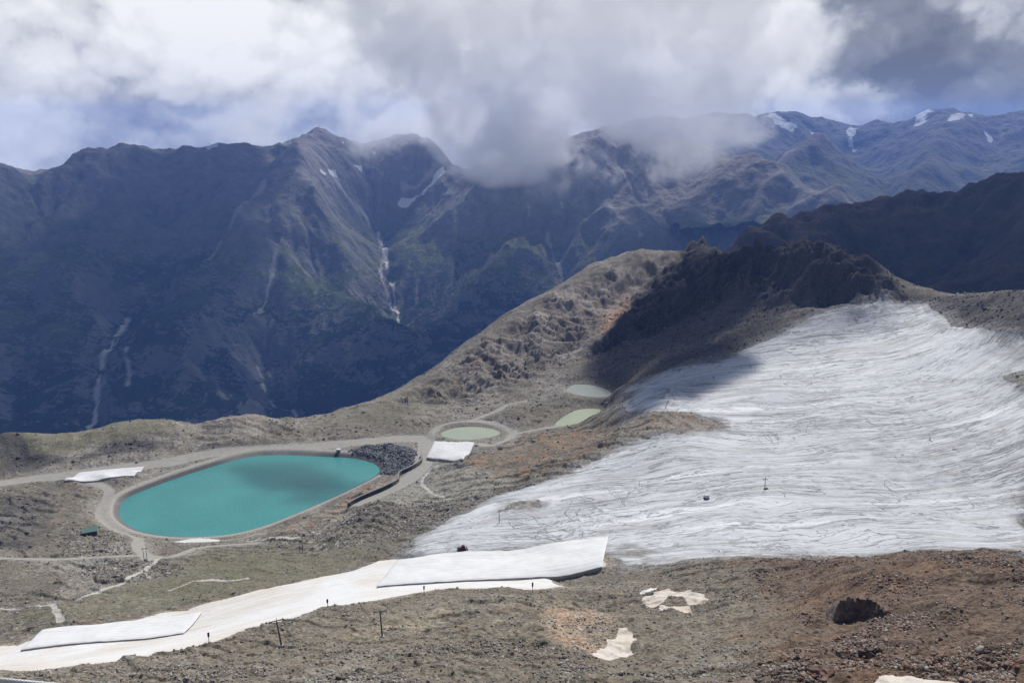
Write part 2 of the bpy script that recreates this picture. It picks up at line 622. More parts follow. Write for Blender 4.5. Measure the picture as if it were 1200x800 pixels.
# outlines of water bodies, all lying at their own level
LAKE_Z, POND_Z, POND2_Z, POND3_Z = 0.0, 3.2, 14.0, 18.5
lake_o = smooth_line(at_z([(140, 600), (148, 584), (188, 567), (238, 550), (288, 536), (330, 533), (380, 535), (414, 537), (436, 542), (445, 549), (440, 557), (418, 569), (380, 587), (338, 605), (300, 619), (262, 627), (212, 629), (168, 623), (146, 612)], LAKE_Z), 6, True)
pond_o = smooth_line(at_z([(517, 508), (530, 502), (552, 500), (575, 502), (586, 507), (575, 512), (548, 515), (526, 513)], POND_Z), 5, True)
pond2_o = smooth_line(at_z([(650, 498), (661, 488), (678, 480), (700, 479), (703, 483), (690, 489), (676, 496), (660, 499)], POND2_Z), 5, True)
pond3_o = smooth_line(at_z([(664, 458), (672, 451), (692, 451), (712, 457), (716, 463), (700, 465), (680, 463)], POND3_Z), 5, True)

print('terrain grid')
uu, vv = np.meshgrid(np.linspace(UA, UB, NC), VS)
rr_ = np.exp(vv)
X, Y = rr_ * np.sin(uu), rr_ * np.cos(uu)
Z = bilin(BASE, (uu - UA) / (UB - UA) * 419, (vv - VA) / (VB - VA) * 419)
SH = X.shape

# ---- outlines on the ground
edge_n = fbm(X, Y, 22, 5, 91)
glacier_o = G((470, 648), (500, 622), (540, 602), (590, 577), (640, 563), (690, 543), (712, 530), (740, 518), (800, 508), (864, 503),
              (850, 492), (820, 486), (780, 483), (738, 484), (728, 476), (742, 462), (735, 456), (770, 440), (840, 425), (890, 400), (930, 384), (955, 366), (985, 359), (1040, 352), (1085, 357), (1110, 372),
              (1130, 386), (1165, 390), (1215, 400), (1215, 430), (1215, 450), (1235, 655))
glacier_o = np.vstack([glacier_o, pt_drop([1500, 1500, 1210, 1150, 1100, 1040, 980, 900, 840, 790, 745], [480, 690, 668, 668, 668, 668, 668, 668, 668, 672, 668], 204)[:2], pt_drop([1210, 1100, 1000, 900, 830, 770, 735], [668, 666, 664, 664, 664, 664, 662], 206), G((715, 652), (690, 640), (600, 645), (520, 655))])
sd_glacier = poly_sd(X, Y, glacier_o, 80) + edge_n * 7
for poly in ([(585, 598), (600, 588), (632, 586), (634, 593), (610, 597)], [(1168, 440), (1215, 430), (1215, 455), (1190, 455)]):
    sd_glacier = np.maximum(sd_glacier, -(poly_sd(X, Y, G(*poly), 40) + edge_n * 5))

piste_o = G((-60, 758), (20, 755), (110, 735), (200, 716), (300, 690), (350, 680), (410, 668), (440, 655), (470, 652), (470, 664), (600, 662), (700, 652), (712, 662), (640, 672), (665, 684), (600, 688), (520, 690), (470, 697), (440, 703), (380, 712), (330, 728), (270, 742), (225, 760), (165, 772), (110, 782), (-60, 790))
sd_piste = poly_sd(X, Y, piste_o, 60) + edge_n * 2.2 + fbm(X, Y, 5, 3, 5) * 0.8
ROADS = [  # half width in metres, points
    (8.5, [(-40, 568), (30, 562), (80, 557), (140, 549), (185, 543), (235, 534), (300, 526), (360, 523), (420, 518), (470, 514), (500, 514)]),
    (9.0, [(500, 514), (500, 528), (495, 545), (480, 560), (455, 575), (425, 588)]),
    (4.0, [(500, 515), (520, 499), (552, 494), (585, 497), (602, 508), (580, 521), (560, 520)]),
    (2.6, [(548, 494), (580, 482), (598, 473), (615, 470)]),
    (4.2, [(100, 562), (128, 575), (118, 598), (132, 612), (160, 628), (162, 640), (175, 655)]),
    (3.4, [(120, 598), (140, 618), (170, 628), (215, 633), (262, 632), (300, 624)]),
    (3.2, [(-40, 654), (40, 655), (100, 653), (160, 650), (200, 652), (240, 640), (300, 636)]),
    (3.0, [(595, 510), (620, 505), (650, 500)]),
]
TRAILS = [
    (1.3, [(-40, 718), (0, 714), (60, 706), (110, 697), (150, 683), (175, 668), (185, 655), (200, 648)]),
    (1.1, [(62, 705), (66, 718), (72, 732)]),
    (0.9, [(515, 545), (500, 555), (495, 563), (510, 575), (525, 582)]),
    (1.5, [(290, 632), (340, 632), (395, 620)]),
    (0.9, [(200, 690), (240, 680), (290, 676)]),
]
sd_road = np.full(SH, 1e3, np.float32)
for hw, ln in ROADS:
    sd_road = np.minimum(sd_road, line_sd(X, Y, smooth_line(G(*ln), 5)) - hw)
sd_road = sd_road + edge_n * 1.6
sd_trail = np.full(SH, 1e3, np.float32)
for hw, ln in TRAILS:
    sd_trail = np.minimum(sd_trail, line_sd(X, Y, smooth_line(G(*ln), 5)) - hw)
sd_trail = sd_trail + fbm(X, Y, 9, 3, 44) * 0.7 - 0.35
PATCHES = [  # snow lying on the rock
    ('dirty white snow patch lying in a hollow of brown rock, with a thin lobe', [(755, 700), (768, 692), (790, 690), (820, 697), (828, 706), (812, 709), (790, 704), (775, 709), (760, 709)]),
    ('small thin streak of dirty snow just below the larger snow patch', [(772, 711), (795, 712), (815, 718), (800, 719), (780, 716)]),
    ('pointed pale snow patch on ochre rock, near the lower edge of the slope', [(692, 765), (706, 752), (728, 738), (746, 742), (742, 754), (722, 764), (705, 769)]),
    ('pale sand-coloured snow patch below red scree at the very bottom', [(1020, 801), (1040, 794), (1085, 790), (1120, 794), (1140, 803), (1080, 808)]),
    ('narrow strip of white snow on the ground between reservoir and gravel track', [(197, 630), (225, 628), (258, 629), (240, 634), (205, 634)]),
    ('small snow strip by the right end of the long fleece-covered depot', [(752, 692), (765, 684), (778, 681), (770, 688)]),
]
sd_patch = [poly_sd(X, Y, smooth_line(G(*p), 4, True), 25) + fbm(X, Y, 5, 4, 70 + i) * (2.0 if p[0][1] > 640 else 1.0) for i, (_, p) in enumerate(PATCHES)]
sd_lake = poly_sd(X, Y, lake_o, 90)
sd_pond = poly_sd(X, Y, pond_o, 50)
sd_pond2 = poly_sd(X, Y, pond2_o, 40)
sd_pond3 = poly_sd(X, Y, pond3_o, 40)

# ---- soft zones: how rough, how dark, what colour
def zone(pts, soft, warp=0.0, seed=0):
    d = poly_sd(X, Y, G(*pts), 140)
    if warp:
        d = d + fbm(X, Y, soft * 2.5, 4, seed) * warp
    return 1 - sm(d, -soft, soft)


flat_w = np.maximum.reduce([1 - sm(sd_road, -1, 7), 1 - sm(sd_piste, -4, 5), 1 - sm(sd_glacier, -6, 4), 1 - sm(sd_lake, 8, 18), 1 - sm(sd_pond, 5, 12), 1 - sm(sd_pond2, 2, 8), 1 - sm(sd_pond3, 2, 8)])
rough = 1 - flat_w
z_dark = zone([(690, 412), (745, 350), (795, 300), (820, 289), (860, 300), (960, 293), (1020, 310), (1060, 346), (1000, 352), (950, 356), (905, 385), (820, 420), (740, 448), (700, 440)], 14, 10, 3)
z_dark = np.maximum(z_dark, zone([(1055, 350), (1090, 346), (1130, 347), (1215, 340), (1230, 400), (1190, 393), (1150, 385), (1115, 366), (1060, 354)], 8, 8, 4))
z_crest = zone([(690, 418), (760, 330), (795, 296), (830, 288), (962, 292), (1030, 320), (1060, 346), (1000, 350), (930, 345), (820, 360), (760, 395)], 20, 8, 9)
z_fore = sm(rr_, 420, 250) * (1 - sm(sd_piste, 30, -5))
z_red = zone([(850, 665), (1000, 648), (1230, 640), (1300, 830), (960, 830), (880, 760), (930, 700)], 12, 14, 11)
z_orange = np.maximum.reduce([zone([(520, 560), (560, 535), (620, 512), (700, 502), (720, 515), (680, 540), (620, 556), (560, 575)], 12, 12, 12),
                              0.9 * zone([(630, 715), (680, 710), (730, 730), (700, 760), (650, 755)], 6, 5, 13),
                              0.7 * zone([(740, 490), (800, 484), (850, 495), (860, 503), (800, 508), (740, 506)], 8, 6, 14),
                              0.8 * zone([(390, 595), (430, 560), (465, 560), (460, 572), (410, 600), (340, 625), (330, 618)], 6, 5, 15),
                              0.7 * zone([(700, 345), (740, 330), (750, 360), (720, 395), (700, 390)], 14, 12, 16)])
z_pink = zone([(712, 362), (735, 352), (742, 372), (722, 392), (708, 385)], 10, 12, 17)
z_grass = np.maximum.reduce([zone([(-60, 515), (60, 500), (190, 490), (230, 503), (160, 512), (60, 530), (-60, 540)], 10, 10, 18),
                             0.9 * zone([(230, 650), (330, 645), (420, 650), (400, 664), (320, 682), (200, 712), (60, 730), (0, 730), (80, 700), (190, 680)], 10, 9, 19),
                             0.5 * zone([(200, 640), (420, 620), (430, 650), (200, 660)], 6, 6, 20),
                             0.6 * zone([(350, 500), (450, 465), (520, 440), (560, 460), (470, 495)], 16, 16, 21)])
z_scree_and_shade = np.maximum.reduce([zone([(95, 535), (110, 522), (160, 511), (200, 514), (180, 526), (140, 534), (60, 543), (-60, 548), (-60, 535), (40, 530)], 6, 6, 22),
                             0.85 * zone([(-80, 575), (40, 582), (65, 605), (45, 632), (0, 648), (-80, 650)], 9, 9, 23)])  # this last outline is a soft cloud shadow, painted in the scree colour
z_brownr = zone([(470, 470), (560, 404), (640, 348), (740, 298), (795, 294), (745, 360), (690, 412), (600, 450), (540, 470)], 20, 16, 24)
riprap_o = G((410, 528), (430, 524), (462, 522), (488, 530), (492, 541), (470, 552), (445, 552), (440, 542))
sd_riprap = poly_sd(X, Y, riprap_o, 40) + edge_n * 1.0
z_riprap = 1 - sm(sd_riprap, -1.0, 1.0)
z_rubble = np.maximum.reduce([zone([(430, 590), (520, 585), (620, 570), (640, 560), (560, 590), (480, 625), (400, 640), (330, 640), (360, 615)], 8, 10, 25),
                              zone([(110, 640), (150, 655), (210, 660), (220, 675), (120, 690), (90, 670)], 6, 6, 26), 0.8 * zone([(80, 620), (130, 625), (160, 645), (60, 650)], 6, 6, 27)])

# ---- relief
scale_r = np.clip(rr_ / 400, 0.45, 2.2)
big = fbm(X, Y, 120, 4, 31)
mid = fbm(X, Y, 34, 4, 32, 0.45)
rid = fbm(X, Y, 26, 4, 33, 0.45, True)
fine = fbm(X, Y, 9, 3, 34, 0.5)
# ledges of the bedrock: abrupt little steps that face the viewer, then a gentle fall
def saw(coord, period, jump=0.10):
    f = coord / period
    f = f - np.floor(f)
    return np.where(f < jump, f / jump, (1 - f) / (1 - jump))


wob1, wob2 = fbm(X, Y, 55, 4, 48), fbm(X, Y, 6, 3, 49)
led = saw(Y * 0.9 + X * 0.30 + wob1 * 16 + wob2 * 1.2, 12.0, 0.06) * sm(fbm(X, Y, 46, 4, 35), -0.05, 0.2)
led2 = saw(Y * 0.85 - X * 0.25 + wob1 * 10 + wob2 * 1.0, 5.0, 0.07) * sm(fbm(X, Y, 26, 4, 47), -0.05, 0.2)
led3 = saw(Y * 0.45 + X * 0.9 + wob1 * 12 + wob2 * 1.2, 9.0, 0.06) * sm(fbm(X, Y, 33, 4, 50), 0.05, 0.3)
ledk = (1 - 0.7 * z_grass) * (1 - sm(rr_, 700, 1000))
rel = big * 2.6 + mid * 3.4 + (rid - 0.2) * 1.6 + ((led - 0.3) * 1.5 + (led2 - 0.3) * 0.7 + (led3 - 0.3) * 0.8) * ledk * (1 - 0.4 * z_fore)
rel = rel * (0.55 + 0.5 * np.clip(scale_r, 0, 1.4))
crag = fbm(X + mid * 12, Y, 64, 5, 36, 0.5, True)
rel += z_crest * ((crag - 0.25) * 38 + (fbm(X, Y, 24, 4, 58, 0.5, True) - 0.2) * 9) + z_dark * fine * 1.5
rel += z_brownr * ((crag - 0.2) * 13 + (led - 0.3) * 6 + (fbm(X, Y, 22, 4, 59, 0.5, True) - 0.2) * 5)
rel += z_rubble * fine * 1.2
rel += z_red * (fbm(X, Y, 12, 3, 37, 0.5) * 2.0 + fbm(X, Y, 30, 3, 38, 0.5, True) * 1.2) * 0.7
rel += z_fore * (fbm(X, Y, 16, 4, 39, 0.5, True) - 0.2) * 2.2
rel *= 1 + 1.5 * sm(rr_, 1300, 1900)
far_rel = sm(rr_, 1100, 1700) * (fbm(X, Y, 300, 6, 40, 0.5, True)) * 35
Z = Z + rel * (0.06 + 0.94 * rough) + far_rel
# tamed surfaces
Z += (1 - sm(sd_glacier, -14, 2)) * (fbm(X, Y * 1.6, 60, 4, 41) * 1.4 + fbm(X * 0.35, Y, 6, 4, 42) * 0.35)
Z += (1 - sm(sd_piste, -3, 1)) * (fbm(X, Y, 25, 3, 43) * 0.4 + fbm(X * 0.4 + Y * 0.5, Y, 3, 2, 45) * 0.08)
Z -= (1 - sm(sd_trail, -0.6, 0.8)) * 0.35


def basin(sd, level, rim, bank, shelf, blend, depth):
    """Dig a water basin with an even bank, a flat rim and a soft join to the slope around."""
    global Z
    t = np.where(sd < 0, level + np.maximum(sd * 0.5, -depth), level + np.clip(sd / bank, 0, 1) * rim)
    k = 1 - sm(sd, bank + shelf, bank + shelf + blend)
    Z = Z * (1 - k) + t * k


basin(sd_lake, LAKE_Z, 3.4, 6.5, 4.0, 16, 4)
basin(sd_pond, POND_Z, 2.2, 7.0, 1.5, 9, 2)
basin(sd_pond3, POND3_Z, 0.6, 4.0, 0.0, 22, 2)
basin(sd_pond2, POND2_Z, 0.6, 4.0, 0.0, 18, 2)
Z += z_riprap * np.abs(fbm(X, Y, 3, 2, 46)) * 0.6

# ---- true surface colours, plus one painted cloud shadow
def lerp3(c, col, k):
    return c * (1 - k[..., None]) + np.array(col, np.float32) * k[..., None]


cn = fbm(X, Y, 45, 5, 51, 0.6)
cn2 = fbm(X, Y, 9, 5, 52, 0.65)
cn3 = fbm(X, Y, 2.2, 3, 53, 0.6)
c = np.zeros(SH + (3,), np.float32) + np.array((0.172, 0.156, 0.124), np.float32)
c = lerp3(c, (0.235, 0.215, 0.178), sm(cn, 0.0, 0.4))
c = lerp3(c, (0.145, 0.125, 0.098), sm(cn2, 0.05, 0.45) * 0.8)
c = lerp3(c, (0.30, 0.29, 0.27), sm(cn3 + cn * 0.5, 0.25, 0.6) * 0.8)
c = lerp3(c, (0.205, 0.178, 0.152), z_brownr * 0.8)
c = lerp3(c, (0.31, 0.28, 0.24), z_brownr * sm(cn, 0.0, 0.3) * 0.8)
c = lerp3(c, (0.11, 0.10, 0.092), z_brownr * sm(-cn2, 0.15, 0.4) * 0.8)
c = lerp3(c, (0.16, 0.155, 0.10), np.clip(z_grass * (0.8 + 0.5 * cn2), 0, 1) * 0.85)
c = lerp3(c, (0.29, 0.185, 0.11), np.clip(z_orange * sm(cn2 + 0.6 * cn3, -0.25, 0.4), 0, 1) * 0.7)
c = lerp3(c, (0.48, 0.31, 0.21), np.clip(1.25 * z_pink * (0.8 + cn2), 0, 1) * 0.8)
c = lerp3(c, (0.215, 0.187, 0.145), z_fore * 0.6)
z_flat = zone([(500, 540), (560, 545), (600, 558), (560, 582), (500, 590), (440, 594), (478, 566)], 7, 6, 28)
c = lerp3(c, (0.27, 0.26, 0.22), z_flat * 0.85)
z_pale = zone([(820, 432), (900, 392), (960, 360), (985, 358), (940, 390), (880, 425)], 9, 10, 29)
c = lerp3(c, (0.27, 0.25, 0.22), z_pale * 0.8)
slab = np.clip(1.0 * zone([(380, 735), (460, 715), (560, 705), (700, 705), (740, 730), (600, 745), (450, 750)], 10, 12, 30), 0, 1)
c = lerp3(c, (0.30, 0.265, 0.20), slab * sm(cn2 + 0.5 * cn, -0.1, 0.35) * 0.9)
c = lerp3(c, (0.155, 0.108, 0.08), z_red * 0.8)
c = lerp3(c, (0.195, 0.125, 0.078), z_red * sm(cn, 0.05, 0.3) * 0.45)
c = lerp3(c, (0.085, 0.062, 0.05), z_red * sm(cn2, 0.1, 0.4) * 0.6)
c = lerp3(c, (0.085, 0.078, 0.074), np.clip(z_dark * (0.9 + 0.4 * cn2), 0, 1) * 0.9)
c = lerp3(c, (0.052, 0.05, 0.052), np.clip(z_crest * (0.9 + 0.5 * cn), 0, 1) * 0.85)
c = lerp3(c, (0.085, 0.08, 0.075), np.clip(z_scree_and_shade * (0.9 + 0.5 * cn2), 0, 1) * 0.9)  # dark scree, and the cloud shadow painted into the ground at far left
c = lerp3(c, (0.13, 0.132, 0.138), z_riprap)
c = lerp3(c, (0.40, 0.385, 0.355), z_rubble * sm(cn3, 0.15, 0.5) * 0.7)
z_tan = zone([(628, 722), (655, 710), (690, 711), (722, 728), (716, 748), (690, 762), (655, 756), (640, 742)], 3.0, 4, 57)
c = lerp3(c, (0.40, 0.325, 0.25), np.clip(z_tan * (0.75 + 0.8 * cn2), 0, 1))
c = lerp3(c, (0.30, 0.17, 0.10), z_tan * sm(cn2 + cn3 * 0.5, 0.1, 0.5) * 0.6)
lk = np.minimum(sd_lake, 50)
c = lerp3(c, (0.31, 0.295, 0.26), (1 - sm(lk, 8.0, 11.0)) * (1 - z_riprap))
c = lerp3(c, (0.095, 0.092, 0.088), 1 - sm(lk, 3.6, 5.2))
# gravelly verge near the tracks and the glacier margin
c = lerp3(c, (0.30, 0.285, 0.25), (1 - sm(sd_road, 0, 14)) * 0.6 * (0.7 + 0.5 * cn2))
c = lerp3(c, (0.26, 0.255, 0.245), (1 - sm(np.abs(sd_glacier), 2, 16)) * 0.6)
# white fleece fibre, silt and old snow bleaching the ground beside the piste
c = lerp3(c, (0.42, 0.37, 0.29), (1 - sm(sd_piste, 0, 7)) * 0.55)
valley = sm(rr_, 1250, 1800) * (1 - z_crest)
c = lerp3(c, (0.05, 0.065, 0.03), valley * 0.9)
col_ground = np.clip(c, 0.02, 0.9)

V = np.stack([X, Y, Z], -1).reshape(-1, 3).astype(np.float32)
Q = grid_quads(*SH)


def fc(a):
    """Vertex field -> face field."""
    return (0.25 * (a[:-1, :-1] + a[:-1, 1:] + a[1:, 1:] + a[1:, :-1])).ravel()


cat = np.zeros(len(Q), np.int32)
cat[fc(sd_glacier) < 0] = 1
cat[fc(sd_piste) < 0] = 2
cat[(fc(sd_trail) < 0) & (cat == 0)] = 4
cat[(fc(sd_road) < 0) & (cat != 1) & (cat != 2)] = 3
_l = fc(sd_lake)
bank_m = ((_l < 9.5 + 1.5 * fc(edge_n)) & (fc(z_riprap) < 0.5)) | (_l < 5) | (fc(sd_pond) < 0)
cat[bank_m] = 5
for i, s in enumerate(sd_patch):
    cat[fc(s) < 0] = 10 + i
print('faces', np.bincount(cat))


def surf_z(x, y):
    """Height of the finished ground."""
    u = (np.arctan2(x, y) - UA) / (UB - UA) * (NC - 1)
    v = np.interp(np.log(np.hypot(x, y)), VS, np.arange(NR))
    return bilin(Z, u, v)


# ------------------------------------------------------------------ ground materials
def pos(t):
    return t.n('ShaderNodeNewGeometry').outputs['Position']


def ground_material():
    mt, t = new_mat('rock_ground')
    P = pos(t)
    a = t.n('ShaderNodeAttribute', attribute_name='tint').outputs['Color']
    n1 = t.noise(P, 0.9, 8, 0.65)
    stones = t.voro(P, 0.75, 'F1', 'Color')
    sv = t.n('ShaderNodeSeparateColor', ins={0: stones}).outputs[0]
    small = t.n('ShaderNodeSeparateColor', ins={0: t.voro(P, 2.2, 'F1', 'Color')}).outputs[1]
    k = t.m('MULTIPLY_ADD', sv, 0.5, 0.66)
    k = t.m('ADD', k, t.m('MULTIPLY_ADD', small, 0.36, -0.18))
    k = t.m('ADD', k, t.m('MULTIPLY_ADD', n1, 1.7, -0.80))
    col = t.v('SCALE', a, scale=k)
    tone = t.noise(P, 0.11, 6, 0.6)
    col = t.mix(t.m('MULTIPLY', t.sstep(tone, 0.5, 0.68), 0.35), col, t.v('MULTIPLY', col, (1.22, 0.98, 0.78)))
    pale = t.m('MULTIPLY', t.sstep(t.noise(P, 1.7, 5, 0.7), 0.62, 0.74), 0.55)
    col = t.mix(pale, col, t.v('ADD', t.v('SCALE', col, scale=1.2), (0.07, 0.07, 0.07)))
    hgt = t.m('ADD', t.m('MULTIPLY', t.voro(P, 0.75), -0.55), t.m('MULTIPLY', t.noise(P, 0.6, 9, 0.68), 2.4))
    hgt = t.m('ADD', hgt, t.m('MULTIPLY', t.voro(P, 2.2), -0.22))
    finish(t, col, 0.95, bump(t, hgt, 0.55, 0.8), 0.1)
    return mt


def glacier_material():
    mt, t = new_mat('glacier_ice')
    f = t.n('ShaderNodeAttribute', attribute_name='flow').outputs['Vector']
    P = pos(t)
    wob = t.v('SCALE', t.v('SUBTRACT', t.noise(P, 0.014, 5, 0.58, color=True), (0.5, 0.5, 0.5)), scale=17.0)
    f = t.v('ADD', f, wob)
    st = t.v('MULTIPLY', f, (0.075, 1.0, 1.0))
    st2 = t.v('MULTIPLY', f, (0.10, 1.0, 1.0))
    fineband = t.m('ADD', t.m('MULTIPLY', t.noise(st, 0.30, 9, 0.72, 0.3), 0.5), t.m('MULTIPLY', t.noise(t.v('MULTIPLY', f, (0.5, 1.0, 1.0)), 0.35, 9, 0.78), 0.5))
    band = t.noise(st, 0.10, 6, 0.6)
    big = t.noise(P, 0.010, 5, 0.6)
    col = t.ramp(fineband, [(0.30, (0.32, 0.33, 0.345)), (0.43, (0.48, 0.495, 0.51)), (0.56, (0.565, 0.575, 0.585)), (0.72, (0.68, 0.68, 0.68))])
    # dirt carried in long bands
    dirt = t.m('MULTIPLY', t.sstep(band, 0.48, 0.64), 0.58)
    col = t.mix(dirt, col, (0.30, 0.29, 0.28))
    col = t.mix(t.m('MULTIPLY', t.sstep(big, 0.52, 0.66), 0.45), col, (0.40, 0.41, 0.44))
    clean = t.m('MULTIPLY', t.sstep(t.noise(st, 0.055, 4, 0.5), 0.55, 0.68), 0.55)
    col = t.mix(clean, col, (0.80, 0.80, 0.80))
    # meltwater runnels: thin lines where a noise field crosses its mean
    def line(vec, sc, width, dist=0.8, det=3):
        d = t.m('ABSOLUTE', t.m('SUBTRACT', t.noise(vec, sc, det, 0.5, dist), 0.5))
        return t.m('SUBTRACT', 1.0, t.sstep(d, width * 0.3, width))
    l1 = t.m('MULTIPLY', line(st2, 0.13, 0.020, 0.6, 4), t.sstep(t.noise(P, 0.016, 5, 0.6), 0.36, 0.56))
    l2 = t.m('MULTIPLY', line(t.v('MULTIPLY', f, (0.16, 1.0, 1.0)), 0.24, 0.022, 1.0, 4), t.m('MULTIPLY', t.sstep(t.noise(P, 0.022, 5, 0.6), 0.40, 0.58), 0.8))
    cr = t.m('MULTIPLY', line(t.v('MULTIPLY', f, (1.0, 0.5, 1.0)), 0.035, 0.011, 1.5, 4), t.sstep(t.noise(P, 0.011, 3), 0.53, 0.62))
    ln = t.m('MAXIMUM', t.m('MAXIMUM', l1, l2), cr)
    col = t.mix(t.m('MULTIPLY', ln, 0.72), col, (0.13, 0.135, 0.14))
    dash = t.m('MULTIPLY', t.sstep(t.noise(t.v('MULTIPLY', f, (0.22, 1.0, 1.0)), 0.7, 4, 0.65), 0.58, 0.63), t.sstep(t.noise(P, 0.02, 4, 0.6), 0.40, 0.6))
    col = t.mix(t.m('MULTIPLY', dash, 0.7), col, (0.16, 0.165, 0.17))
    gash = t.m('MULTIPLY', t.sstep(t.noise(t.v('MULTIPLY', f, (0.5, 0.28, 1.0)), 0.25, 4, 0.62, 1.0), 0.64, 0.67), t.sstep(t.noise(P, 0.009, 3), 0.48, 0.57))
    col = t.mix(t.m('MULTIPLY', gash, 0.85), col, (0.11, 0.115, 0.125))
    grit = t.m('MULTIPLY', t.sstep(t.noise(P, 0.9, 5, 0.75), 0.62, 0.72), 0.6)
    col = t.mix(grit, col, (0.17, 0.165, 0.16))
    a = t.n('ShaderNodeAttribute', attribute_name='debris').outputs['Fac']
    deb = t.m('MULTIPLY', a, t.sstep(t.m('ADD', t.noise(P, 0.09, 8, 0.7), t.m('MULTIPLY', a, 0.25)), 0.50, 0.66))
    col = t.mix(deb, col, (0.17, 0.155, 0.135))
    h = t.m('SUBTRACT', t.m('MULTIPLY', fineband, 2.2), t.m('MULTIPLY', ln, 0.7))
    finish(t, col, 0.6, bump(t, h, 0.8, 0.9), 0.25)
    return mt


def snow_material(name, dirt, base=(0.63, 0.63, 0.62)):
    mt, t = new_mat(name)
    P = pos(t)
    s = t.v('MULTIPLY', P, (0.12, 0.55, 1.0))
    rot = t.n('ShaderNodeVectorRotate', rotation_type='Z_AXIS', ins={'Vector': P, 'Angle': R(-32)}).outputs[0]
    s = t.v('MULTIPLY', rot, (0.05, 1.0, 1.0))
    streak = t.noise(s, 0.55, 6, 0.65)
    blot = t.noise(P, 0.03, 6, 0.62)
    col = t.mix(t.m('MULTIPLY', t.sstep(blot, 0.42, 0.66), dirt), base, (0.55, 0.45, 0.34))
    col = t.mix(t.m('MULTIPLY', t.sstep(streak, 0.52, 0.7), dirt * 1.2), col, (0.42, 0.38, 0.33))
    a = t.n('ShaderNodeAttribute', attribute_name='debris').outputs['Fac']
    col = t.mix(t.m('MULTIPLY', t.m('MULTIPLY', a, 0.85), t.sstep(t.noise(t.v('MULTIPLY', rot, (0.03, 0.25, 1.0)), 0.8, 5, 0.6), 0.3, 0.6)), col, (0.45, 0.385, 0.30))
    finish(t, col, 0.75, bump(t, t.m('ADD', streak, t.noise(P, 0.8, 5)), 0.4, 0.7), 0.2)
    return mt


def track_material(name, c0, c1):
    mt, t = new_mat(name)
    P = pos(t)
    a = t.n('ShaderNodeAttribute', attribute_name='tint').outputs['Color']
    n = t.noise(P, 0.25, 8, 0.65)
    col = t.ramp(n, [(0.3, c0), (0.7, c1)])
    col = t.mix(t.m('MULTIPLY', t.sstep(t.noise(P, 1.6, 5, 0.7), 0.55, 0.75), 0.5), col, (0.16, 0.15, 0.13))
    col = t.mix(0.22, col, a)
    finish(t, col, 0.95, bump(t, t.noise(P, 1.2, 6, 0.7), 0.3, 0.6), 0.1)
    return mt


def bank_material():
    mt, t = new_mat('reservoir_lining')
    P = pos(t)
    n = t.noise(P, 0.5, 6, 0.6)
    a = t.n('ShaderNodeAttribute', attribute_name='tint').outputs['Color']
    finish(t, t.v('SCALE', a, scale=t.m('MULTIPLY_ADD', n, 0.8, 0.6)), 0.88, bump(t, n, 0.3, 0.5), 0.2)
    return mt


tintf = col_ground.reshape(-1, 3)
flow = np.zeros((NR, NC, 3), np.float32)
wx, wy = fbm(X, Y, 260, 4, 61), fbm(X, Y, 260, 4, 62)
flow[..., 0] = X + 60 * wx
flow[..., 1] = Y * 0.97 - 0.12 * X + 42 * wy + 9 * fbm(X, Y, 90, 3, 63) + 55 * np.exp(-((X - 330) / 150) ** 2 - ((Y - 690) / 170) ** 2)
deb = np.maximum.reduce([(1 - sm(-sd_glacier, 0, 16)) * 0.55, zone([(960, 375), (1000, 356), (1120, 360), (1215, 405), (1215, 440), (1140, 392), (1040, 375)], 20, 20, 64) * 0.5,
                         zone([(715, 642), (745, 636), (770, 655), (720, 662)], 6, 6, 65) * 0.7, 0.3 * zone([(940, 500), (1215, 485), (1215, 560), (1000, 570)], 30, 25, 66)])
deb_p = np.maximum((1 - sm(-sd_piste, 0, 9)) * (0.5 + 0.6 * fbm(X, Y, 30, 4, 67)), zone([(-60, 770), (60, 776), (200, 705), (350, 680), (410, 668), (340, 706), (250, 732), (120, 765), (30, 786), (-60, 790)], 6, 8, 68) * 0.75)
deb_p = np.clip(deb_p * 0.7, 0, 1)
M_ground = ground_material()
M_snow = snow_material('old_snow', 0.30)
ATTR = {'tint': tintf}
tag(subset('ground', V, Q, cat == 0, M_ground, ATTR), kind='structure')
tag(subset('glacier', V, Q, cat == 1, glacier_material(), {'flow': flow.reshape(-1, 3), 'debris': deb.ravel()}), kind='structure')
tag(subset('ski_piste', V, Q, cat == 2, snow_material('piste_snow', 0.42), {'debris': deb_p.ravel()}), kind='structure')
tag(subset('gravel_road', V, Q, cat == 3, track_material('gravel', (0.26, 0.245, 0.215), (0.36, 0.345, 0.31)), ATTR), kind='structure')
tag(subset('footpath', V, Q, cat == 4, track_material('pale_gravel', (0.40, 0.385, 0.35), (0.52, 0.50, 0.46)), ATTR), kind='structure')
tag(subset('reservoir_bank', V, Q, cat == 5, bank_material(), ATTR), kind='structure')
M_patch = snow_material('dirty_snow', 0.6, (0.56, 0.51, 0.45))
zero = np.zeros(len(V), np.float32)
for i, (lab, _) in enumerate(PATCHES):
    o = subset('snow_patch', V, Q, cat == 10 + i, M_patch if i in (0, 1, 2, 3) else M_snow, {'debris': zero})
    if o:
        tag(o, lab, 'snow patch', 'snow patches left on the rock')


